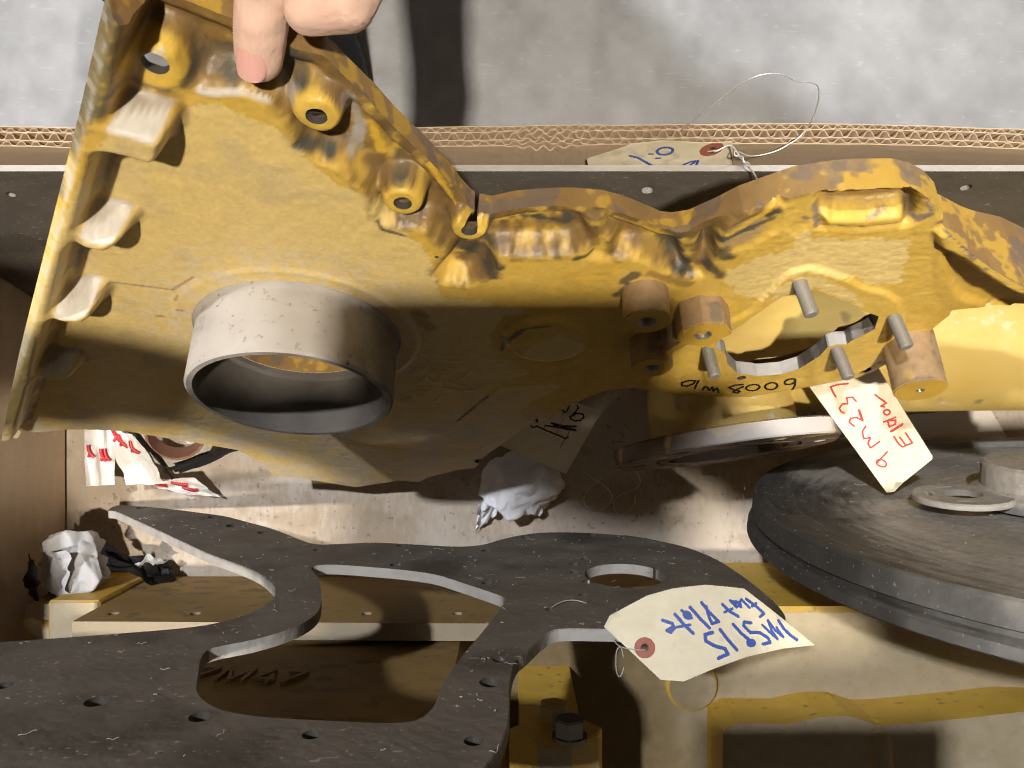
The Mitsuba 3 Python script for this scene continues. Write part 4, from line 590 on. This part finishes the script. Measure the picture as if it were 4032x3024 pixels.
# ---------------------------------------------------------------- exhaust elbow
ax = nrm((0.12, -0.965, 0.20)); fc = np.array([0.170, -0.043, 0.150])
tag('pipe_elbow', 'yellow pipe elbow with round bolting flange lying under the casting', 'pipe')
path = [fc - ax * t for t in (0.0, 0.012, 0.024)]; p3 = path[-1]; tgt = np.array([1.0, 0.06, 0.0])
bend = []
for t in np.linspace(0.05, 1, 12):
    a = t * math.pi / 2; bend.append(p3 - ax * 0.054 * math.sin(a) + nrm((1, 0.02, 0)) * 0.054 * (1 - math.cos(a)))
end = bend[-1]; path += bend + [end + np.array([s_, 0.006 * s_, -0.01 * s_]) for s_ in (0.05, 0.15, 0.3, 0.45)]
add('pipe_elbow__pipe', tube(path, 0.057, 48, 3), 'pipe_yellow', True)
FS = 1.077
fl = man(lathe([(a_ * FS, b_ * FS) for a_, b_ in [(0.044, 0.0), (0.044, 0.012), (0.050, 0.012), (0.050, 0.010), (0.053, 0.010), (0.053, 0.012), (0.082, 0.012), (0.083, 0.011), (0.083, 0.001), (0.082, 0.0)]], 128))
for k in range(6): fl = fl - man(trimesh.creation.cylinder(0.006, 0.05, 24)).translate([0.072 * math.cos(k * 1.047 + 0.2), 0.072 * math.sin(k * 1.047 + 0.2), 0])
fl = tri(fl); z = ax; x_ = nrm(np.cross([0, 0, 1], z)); M = np.eye(4); M[:3, 0], M[:3, 1], M[:3, 2], M[:3, 3] = x_, np.cross(z, x_), z, fc
fl.apply_transform(M); add('pipe_elbow__flange', fl, 'flange_metal', 30, label='dusty round flange plate of the elbow')

# ---------------------------------------------------------------- yellow housing behind the front plate
tag('gear_housing', 'shaded yellow cast housing with raised lettering seen through the front plate', 'casting')
fr = ext(Polygon([(-420, 0), (20, 0), (20, 150), (-300, 152), (-300, 100), (-420, 100)]), 0, 14)
hp_ = Polygon([(-420, 2), (20, 2), (20, 156), (-352, 150), (-352, 100), (-420, 100)])
for x in (-330, -262, -192, -120, -45): hp_ = hp_.difference(Point(x, 128).buffer(4.5))
HF = Fr((0, -0.19, 0), (-1, 0, 0), (0, 0, 1))
hp_ = shapely.affinity.scale(hp_, -1, 1, origin=(0, 0))
add('gear_housing__flange', HF.mesh(ext(hp_, -14, 0)), 'shaded_dirty_yellow')
add('gear_housing__body', box(np.array([-0.36, -0.33, 0.0]), np.array([-0.03, -0.2085, 0.30]), 0.012), 'shaded_dirty_yellow')
add('gear_housing__lug', box(np.array([-0.399, -0.24, 0.0]), np.array([-0.354, -0.186, 0.104]), 0.002), 'old_yellow')
add('gear_housing__lug', soft(m3.Manifold.batch_hull([ball((-0.415, -0.208, 0.09), 0.012), ball((-0.39, -0.225, 0.09), 0.012), ball((-0.40, -0.215, 0.02), 0.016)]), 0.006, 4), 'old_yellow', True)
lt = meshkit.text_mesh('7M47', 22, 2.5); lt.apply_translation([-46, 0, 0]); lt.apply_transform(trimesh.transformations.rotation_matrix(math.pi * 0.96, [0, 0, 1]))
LF = Fr((-0.185, -0.2083, 0.232), (-1, 0, 0), (0, 0, 1))
add('gear_housing__raised_lettering', LF.mesh(lt), 'shaded_dirty_yellow', label='raised cast lettering 7M47')

# ---------------------------------------------------------------- yellow housing lower right, with bolted cap
S1, S2, ys, q = 0.160, 0.2065, -0.2466, 1.097
tag('pump_housing', 'dusty yellow cast housing with stepped top in the near right corner', 'casting')
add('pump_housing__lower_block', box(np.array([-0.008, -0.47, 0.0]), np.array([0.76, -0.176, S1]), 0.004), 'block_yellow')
ftop = [(0.140, -0.006), (0.150, -0.0005), (0.185, -0.001), (0.205, 0.004), (0.225, 0.0045), (0.244, -0.002), (0.262, -0.001), (0.300, 0.003), (0.345, 0.0085), (0.43, 0.006), (0.68, 0)]
pz = Polygon([(x * q * 1000, (ys + y) * 1000) for x, y in ftop] + [(740, -460), (140 * q, -460)]).buffer(-2).buffer(2)
PF = Fr((0, 0, 0), (1, 0, 0), (0, 1, 0))
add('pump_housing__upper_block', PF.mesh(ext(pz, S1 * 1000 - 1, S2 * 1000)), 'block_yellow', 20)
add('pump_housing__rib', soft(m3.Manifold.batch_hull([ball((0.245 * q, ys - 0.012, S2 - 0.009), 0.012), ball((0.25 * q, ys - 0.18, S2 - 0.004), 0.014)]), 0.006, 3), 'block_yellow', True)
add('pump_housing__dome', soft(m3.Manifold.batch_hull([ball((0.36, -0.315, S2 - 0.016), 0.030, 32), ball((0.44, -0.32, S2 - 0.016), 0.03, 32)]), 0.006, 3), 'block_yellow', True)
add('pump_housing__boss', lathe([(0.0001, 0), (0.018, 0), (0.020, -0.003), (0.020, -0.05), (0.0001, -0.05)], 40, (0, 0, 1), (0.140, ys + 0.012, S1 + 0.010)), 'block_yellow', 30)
DF = Fr((0.027, -0.212, 0.297), (-1, 0, 0), (0, 0, 1))
dia = Polygon([(-29, -3), (-26, 5), (-8, 21), (2, 24), (12, 21), (27, 5), (29, -2), (20, -10), (4, -24), (-6, -25), (-14, -20)]).buffer(-3).buffer(3)
tag('bolted_cap', 'yellow diamond shaped bolting flange with two hex bolts at the lower middle', 'casting')
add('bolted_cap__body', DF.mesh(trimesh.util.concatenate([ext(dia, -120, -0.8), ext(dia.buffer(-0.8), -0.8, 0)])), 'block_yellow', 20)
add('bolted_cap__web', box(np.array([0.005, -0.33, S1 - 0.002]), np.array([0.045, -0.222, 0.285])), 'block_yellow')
for (bx, bz) in ((1, -11), (-7.5, 12)):
    hx = Polygon([(9.2 * math.cos(a), 9.2 * math.sin(a)) for a in np.arange(6) * math.pi / 3 + 0.4])
    m_ = trimesh.util.concatenate([ext(Point(0, 0).buffer(10.5, 24), 0, 2.2), ext(hx, 2.2, 11.5), ext(hx.buffer(-0.9), 11.5, 12.2)]); m_.apply_translation([bx, bz, 0])
    add('bolted_cap__bolt', DF.mesh(m_), 'dusty_steel' if bz > 0 else 'old_yellow', 20)

# ---------------------------------------------------------------- loose things on the crate bottom
def crumple(size, seed, planes=70, sub=4, flat=0.0):
    r = np.random.default_rng(seed); s_ = trimesh.creation.icosphere(subdivisions=sub); d = s_.vertices
    nn = r.normal(size=(planes, 3)); nn /= np.linalg.norm(nn, axis=1, keepdims=True); ds = r.uniform(0.62, 1.0, planes)
    dot = d @ nn.T; rad = np.where(dot > 0.05, ds / np.maximum(dot, 0.05), 9).min(1); rad = np.minimum(rad, 1.25)
    fold = np.abs(meshkit.noise(d * 2.0 + seed, seed) - 0.5) * 2; fold2 = np.abs(meshkit.noise(d * 4.6 + seed, seed + 1) - 0.5) * 2
    v = d * (rad * (0.86 + 0.16 * fold + 0.05 * fold2))[:, None] * np.array(size)
    if flat: v[:, 2] = np.maximum(v[:, 2], -flat)
    return trimesh.Trimesh(v, s_.faces, process=False)
ti = crumple((0.046, 0.040, 0.036), 11, 30, 5, 0.020); ti.apply_translation([0.003, -0.100, 0.022])
def flap(pts, seed, n=14, amp=0.006):
    """A crumpled four-cornered sheet through the corner points, two sided with thickness."""
    a, b, c, d = np.array(pts, float); s_, t_ = np.meshgrid(np.linspace(0, 1, n), np.linspace(0, 1, n), indexing='ij')
    p = (1 - s_)[..., None] * ((1 - t_)[..., None] * a + t_[..., None] * d) + s_[..., None] * ((1 - t_)[..., None] * b + t_[..., None] * c)
    nn = nrm(np.cross(b - a, d - a)); w = np.abs(meshkit.noise(np.stack([s_ * 3.3, t_ * 3.3, s_ * 0 + seed], -1), seed) - 0.5) * 2 + 0.5 * np.abs(meshkit.noise(np.stack([s_ * 7, t_ * 7, s_ * 0 + seed], -1), seed + 3) - 0.5)
    p = p + (w - 0.6)[..., None] * amp * nn; v = np.vstack([p.reshape(-1, 3), (p - nn * 0.0003).reshape(-1, 3)])
    i, j = np.meshgrid(np.arange(n - 1), np.arange(n - 1), indexing='ij'); q = np.stack([i * n + j, (i + 1) * n + j, (i + 1) * n + j + 1, i * n + j + 1], -1).reshape(-1, 4)
    q2 = q[:, ::-1] + n * n; q = np.vstack([q, q2]); return trimesh.Trimesh(v, np.vstack([q[:, [0, 1, 2]], q[:, [0, 2, 3]]]), process=False)
t2 = flap([(-0.032, -0.112, 0.034), (-0.036, -0.147, 0.006), (-0.016, -0.128, 0.010), (-0.008, -0.108, 0.040)], 3, 16, 0.008)
t3 = flap([(0.034, -0.085, 0.034), (0.048, -0.098, 0.012), (0.030, -0.130, 0.006), (0.012, -0.120, 0.036)], 5, 16, 0.008)
tag('crumpled_tissue', 'crumpled white paper tissue on the crate bottom beside the shaded tag', 'tissue')
add('crumpled_tissue__ball', ti, 'tissue_white', 28); add('crumpled_tissue__corner', t2, 'tissue_white', 28); add('crumpled_tissue__corner', t3, 'tissue_white', 28)
# rag
tag('crumpled_rag', 'crumpled grey and black rag in the left corner beside the yellow lug', 'rag')
rg = crumple((0.027, 0.034, 0.045), 23, 16, 5, 0.04); rg.apply_translation([-0.397, -0.168, 0.055])
add('crumpled_rag__cloth', rg, 'rag_grey', 35)
add('crumpled_rag__cloth', flap([(-0.424, -0.150, 0.075), (-0.432, -0.190, 0.05), (-0.396, -0.196, 0.085), (-0.385, -0.146, 0.100)], 8, 18, 0.012), 'rag_grey', 35)
add('crumpled_rag__dark_lining', flap([(-0.418, -0.146, 0.104), (-0.430, -0.178, 0.088), (-0.410, -0.188, 0.104), (-0.401, -0.156, 0.116)], 9, 14, 0.008), 'cloth_black', 35)
add('crumpled_rag__dark_lining', flap([(-0.375, -0.148, 0.06), (-0.362, -0.165, 0.07), (-0.318, -0.200, 0.02), (-0.330, -0.176, 0.012)], 12, 16, 0.012), 'cloth_black', 35)
add('crumpled_rag__dark_lining', flap([(-0.436, -0.175, 0.05), (-0.440, -0.200, 0.03), (-0.418, -0.212, 0.02), (-0.415, -0.185, 0.05)], 15, 12, 0.006), 'cloth_black', 35)
add('crumpled_rag__cloth', flap([(-0.360, -0.170, 0.05), (-0.338, -0.160, 0.045), (-0.328, -0.170, 0.02), (-0.355, -0.185, 0.02)], 14, 12, 0.006), 'rag_grey', 35)
# tape roll and printed wrapper under the casting
tag('tape_roll', 'black tape roll with brown cardboard core under the casting at the left', 'tape roll')
tx_, tz_ = nrm((0.25, -0.35, 0.9)), np.array([-0.318, -0.043, 0.032])
add('tape_roll__core', lathe([(0.0245, -0.012), (0.0245, 0.012), (0.0265, 0.012), (0.0265, -0.012)], 64, tx_, tz_), 'core_brown', 30)
add('tape_roll__tape', lathe([(0.0267, -0.012), (0.0267, 0.0118), (0.0345, 0.0118), (0.0345, -0.012)], 64, tx_, tz_), 'tape_side', 30)
add('tape_roll__tail', flap([(-0.315, -0.085, 0.030), (-0.318, -0.078, 0.055), (-0.230, -0.043, 0.030), (-0.245, -0.055, 0.004)], 21, 16, 0.004), 'rubber_black', 30)
add('tape_roll__tail', flap([(-0.355, -0.040, 0.045), (-0.345, -0.043, 0.06), (-0.318, -0.088, 0.040), (-0.327, -0.092, 0.02)], 24, 12, 0.003), 'rubber_black', 30)
tag('printed_wrapper', 'torn white wrapper with red print around the tape roll', 'wrapper')
def wrap(pts, seed, amp=0.004):
    f = flap(pts, seed, 18, amp); add('printed_wrapper__sheet', f, 'wrap_white', 30)
    a, b, c, d = np.array(pts, float); nn = nrm(np.cross(b - a, d - a)); r = np.random.default_rng(seed)
    top = np.array(f.vertices[:18 * 18]).reshape(18, 18, 3)
    bits = []
    for k in range(3):
        i, j = r.integers(2, 13), r.integers(2, 13)
        bits += [tube([top[i, j] + nn * 0.0008, top[i + 2, j + 1] + nn * 0.0008, top[i + 3, j + 3] + nn * 0.0008], 0.0017, 5, 3), tube([top[i + 2, j + 1] + nn * 0.0008, top[i + 3, j] + nn * 0.0008], 0.0015, 5, 1)]
    add('printed_wrapper__red_print', trimesh.util.concatenate(bits), 'wrap_red', True)
wrap([(-0.397, -0.030, 0.05), (-0.395, -0.095, 0.05), (-0.378, -0.096, 0.03), (-0.378, -0.030, 0.03)], 31)
wrap([(-0.376, -0.032, 0.05), (-0.372, -0.098, 0.025), (-0.330, -0.095, 0.03), (-0.345, -0.050, 0.06)], 34, 0.006)
wrap([(-0.368, -0.094, 0.012), (-0.325, -0.106, 0.02), (-0.285, -0.112, 0.008), (-0.305, -0.090, 0.030)], 37, 0.006)
wrap([(-0.325, -0.030, 0.015), (-0.300, -0.055, 0.015), (-0.285, -0.048, 0.015), (-0.290, -0.020, 0.015)], 39, 0.003)
LFm = Fr((0, 0, 0.0015), (1, 0, 0), (0, 1, 0))
lab = Polygon(TR['floor']['label'])
add('paper_label', LFm.mesh(ext(lab, 0, 0.4)), 'label_paper', label='pale paper label lying on the crate bottom beyond the wheel', cat='label')
add('loose_wire', trimesh.util.concatenate([tube(np.array([(0.093, -0.087, 0.004), (0.108, -0.083, 0.009), (0.122, -0.086, 0.006), (0.126, -0.098, 0.004), (0.112, -0.106, 0.008), (0.100, -0.118, 0.004), (0.104, -0.128, 0.006), (0.118, -0.122, 0.004), (0.121, -0.110, 0.003)]), 0.0005, 6, 8),
    tube(np.array([(0.072, -0.087, 0.004), (0.088, -0.098, 0.012), (0.098, -0.112, 0.008), (0.080, -0.125, 0.003), (0.071, -0.117, 0.003), (0.074, -0.106, 0.004), (0.090, -0.092, 0.005)]), 0.0005, 6, 8)]), 'wire_bright', True, label='tangle of thin wire on the crate bottom between tissue and wheel', cat='wire')
# dust lint and chips
rl = np.random.default_rng(77); bits = []
def fibre(p, n_, L):
    a = nrm(rl.normal(size=3)); a = nrm(a - n_ * (a @ n_)); b = np.cross(n_, a); k = rl.normal(size=4)
    return tube([p + n_ * 0.0006 + a * L * t + b * L * 0.5 * math.sin(3 * t * k[0] + k[1]) + n_ * 0.0008 * abs(math.sin(5 * t)) for t in np.linspace(-0.5, 0.5, 6)], 0.00010 + 0.00012 * rl.random(), 4, 2)
while len(bits) < 170:
    q = np.array([rl.uniform(-140, 390), rl.uniform(10, 480)])
    if shapely.contains_xy(fpp, q[0], q[1]): bits.append(fibre(FP.W(q, 0)[0], FP.n, 0.001 + 0.005 * rl.random() ** 3))
add('front_plate__lint', trimesh.util.concatenate(bits), 'lint', True, kind='stuff'); bits = []
for k in range(150):
    a, r = rl.uniform(0, 6.28), 0.18 * math.sqrt(rl.uniform(0.1, 1)); p = (WM @ np.array([r * math.cos(a), r * math.sin(a), 0.0005, 1]))[:3]; bits.append(fibre(p, wm, 0.001 + 0.005 * rl.random() ** 3))
for k in range(40):
    a = rl.uniform(1.0, 3.0); z = rl.uniform(-0.03, 0); d = wx * math.cos(a) + nrm(np.cross(wm, wx)) * math.sin(a); d = d if d[2] > -1 else -d
    bits.append(fibre(wc + wm * z + d * (R + 0.006), d, rl.uniform(0.002, 0.008)))
add('wheel__lint', trimesh.util.concatenate(bits), 'lint', True, kind='stuff'); bits = []
for k in range(130):
    p = np.array([rl.uniform(-0.43, 0.30), rl.uniform(-0.17, -0.03), 0.001]); bits.append(fibre(p, np.array([0, 0, 1.0]), 0.001 + 0.007 * rl.random() ** 3))
add('cardboard_crate__bottom__lint', trimesh.util.concatenate(bits), 'lint', True, kind='stuff')

# ---------------------------------------------------------------- people
def W3(X, Y, d): return np.array([(X - 2016) / 3100. * d, (1512 - Y) / 3100. * d, 0.78 - d])
tag('person', 'person in black trousers standing behind the crate, thumb and knuckle gripping the casting', 'person')
hand_m = chain([(*W3(1020, 225, .292), .0088), (*W3(1026, 120, .285), .0096), (*W3(1040, -40, .275), .0098), (*W3(1080, -330, .262), .0140), (*W3(1200, -560, .262), .024)], 28)
hand_m = hand_m + chain([(*W3(1215, 40, .272), .0085), (*W3(1370, 15, .268), .0095), (*W3(1420, -160, .262), .0120), (*W3(1330, -480, .262), .024)], 28)
hand_m = hand_m + chain([(*W3(1215, 40, .272), .0085), (*W3(1250, -180, .275), .012), (*W3(1260, -460, .262), .022)], 28)
hand_m = hand_m + chain([(*W3(1370, 15, .268), .0095), (*W3(1300, -10, .285), .0085), (*W3(1180, 60, .315), .0075)], 24)
wr = W3(1260, -800, .27); el = np.array([-0.08, 0.47, 0.86]); sh = np.array([-0.20, 0.55, 1.15])
hand_m = hand_m + chain([(*W3(1200, -560, .262), .024), (*wr, .028), (*(wr * .6 + el * .4), .036), (*el, .042)], 24) + chain([(*W3(1330, -480, .262), .024), (*wr, .028)], 24)
hd = chain([(-0.36, 0.56, 1.20, .05), (-0.36, 0.50, 1.27, .055), (-0.36, 0.42, 1.36, .092)], 24) + chain([(-0.36, 0.40, 1.39, .1), (-0.36, 0.34, 1.29, .06)], 24)
nk = chain([(*el, .042), (*sh, .06), (-0.36, 0.56, 1.20, .07)], 20)
body = hand_m + hd + nk
add('person__body', soft(body, 0.0035, 6), 'skin', True)
THUMB = (W3(1020, 225, .292), W3(1026, 120, .285))
ta = nrm(THUMB[0] - THUMB[1]); tn = nrm(np.array([0.02, -0.1, 1.0]) - ta * (np.array([0.02, -0.1, 1.0]) @ ta)); tsd = np.cross(ta, tn)
gs, gt = np.meshgrid(np.linspace(-1, 1, 17), np.linspace(-1, 1, 17), indexing='ij'); wd = (1 - 0.22 * np.abs(gt) ** 4) * 0.82
nv = THUMB[0] + (gt * 0.0082 - 0.0022 - 0.0016 * gs ** 2 * np.sign(gt))[..., None] * ta + (np.sin(gs * wd)[..., None] * tsd + np.cos(gs * wd)[..., None] * tn) * (0.0092 - 0.0007 * np.abs(gs) ** 6 - 0.0004 * (gt < -0.9))[..., None]
nv2 = nv - tn * 0.0008; ii_, jj_ = np.meshgrid(np.arange(16), np.arange(16), indexing='ij'); nq = np.stack([ii_ * 17 + jj_, (ii_ + 1) * 17 + jj_, (ii_ + 1) * 17 + jj_ + 1, ii_ * 17 + jj_ + 1], -1).reshape(-1, 4)
nq = np.vstack([nq, nq[:, ::-1] + 289]); nmesh = trimesh.Trimesh(np.vstack([nv.reshape(-1, 3), nv2.reshape(-1, 3)]), np.vstack([nq[:, [0, 1, 2]], nq[:, [0, 2, 3]]]), process=False)
add('person__thumb_nail', nmesh, 'nail', 40)
legs = chain([(-0.235, 0.34, -0.10, .075), (-0.235, 0.335, 0.30, .088), (-0.36, 0.58, 0.76, .11)], 24) + chain([(-0.32, 0.54, -0.10, .07), (-0.31, 0.53, 0.30, .085), (-0.45, 0.64, 0.76, .11)], 24)
legs = legs + chain([(-0.36, 0.58, 0.76, .11), (-0.45, 0.64, 0.76, .11)], 24)
add('person__trousers', soft(legs, 0.02, 5), 'cloth_black', True)
shirt = chain([(-0.36, 0.60, 0.80, .12), (-0.34, 0.58, 1.08, .125)], 24) + chain([(-0.46, 0.64, 0.80, .115), (-0.42, 0.60, 1.08, .12)], 24) + chain([(-0.20, 0.55, 1.14, .075), (-0.54, 0.58, 1.14, .075)], 24) + chain([(-0.20, 0.55, 1.14, .07), (*el, .052)], 24) + chain([(-0.54, 0.58, 1.14, .07), (-0.60, 0.58, 0.85, .05)], 24)
add('person__shirt', soft(shirt, 0.02, 5), 'shirt', True)
add('person__shoe', soft(chain([(-0.225, 0.36, -0.125, .04), (-0.22, 0.25, -0.128, .032)], 20), 0.01, 4), 'rubber_black', True)
add('person__shoe', soft(chain([(-0.31, 0.55, -0.125, .04), (-0.315, 0.44, -0.128, .032)], 20), 0.01, 4), 'rubber_black', True)
# the second person, who leans over the near wall with a phone
tag('person_001', 'person leaning over the near side of the crate with a phone in both hands', 'person')
pb = chain([(0, -0.45, 1.10, .055), (0, -0.34, 1.14, .075), (0, -0.25, 1.17, .10)], 20)
for s, hx, hy, ex, ey_ in ((-1, -0.115, -0.125, -0.50, -0.020), (1, 0.110, -0.125, 0.36, -0.30)):
    pb = pb + chain([(ex, ey_, 0.86, .044), (hx + 0.06 * s, hy + (0.032 if s < 0 else -0.05), 0.815, .032), (hx, hy, 0.795, .030)], 20)
    for k in range(4): pb = pb + chain([(hx, hy + 0.030 - 0.020 * k, 0.812, .010), (hx - s * 0.045, hy + 0.030 - 0.020 * k, 0.812, .009)], 14)
    pb = pb + chain([(hx, hy - 0.02, 0.800, .011), (hx - s * 0.04, hy - 0.02, 0.803, .009)], 14)
pb = pb + chain([(0, -0.45, 1.10, .055), (0, -0.55, 1.05, .06), (-.3, -.50, 1.05, .05), (-.50, -.020, .86, .044)], 20) + chain([(0, -0.55, 1.05, .06), (.25, -.50, 1.05, .05), (.36, -.30, .86, .044)], 20)
add('person_001__body', soft(pb, 0.012, 5), 'skin', True)
ps = chain([(-0.1, -0.74, 0.78, .14), (-0.14, -0.44, 1.00, .14)], 20) + chain([(0.1, -0.74, 0.78, .14), (0.14, -0.44, 1.00, .14)], 20) + chain([(-0.1, -0.74, 0.78, .14), (0.1, -0.74, 0.78, .14)], 20) + chain([(-0.18, -0.40, 1.04, .12), (0.22, -0.38, 1.04, .12)], 20)
ps = ps + chain([(-0.2, -0.42, 1.06, .08), (-.50, -.02, .86, .052), (-.24, -.085, .822, .040)], 20) + chain([(0.25, -0.36, 1.03, .10), (.36, -.30, .88, .08), (.24, -.22, .835, .044)], 20)
add('person_001__shirt', soft(ps, 0.025, 5), 'shirt', True)
pt = chain([(-0.1, -0.76, 0.74, .13), (-0.11, -0.70, 0.30, .08), (-0.11, -0.72, -0.11, .055)], 20) + chain([(0.1, -0.74, 0.72, .13), (0.11, -0.70, 0.30, .08), (0.11, -0.72, -0.11, .055)], 20) + chain([(-0.1, -0.74, 0.72, .13), (0.1, -0.74, 0.72, .13)], 20)
add('person_001__trousers', soft(pt, 0.03, 5), 'cloth_black', True)
ph = box(np.array([-0.079, -0.116, 0.790]), np.array([0.079, -0.0325, 0.799]), 0.002)
add('phone', ph, 'rubber_black', label='dark phone held in both hands above the crate', cat='phone')
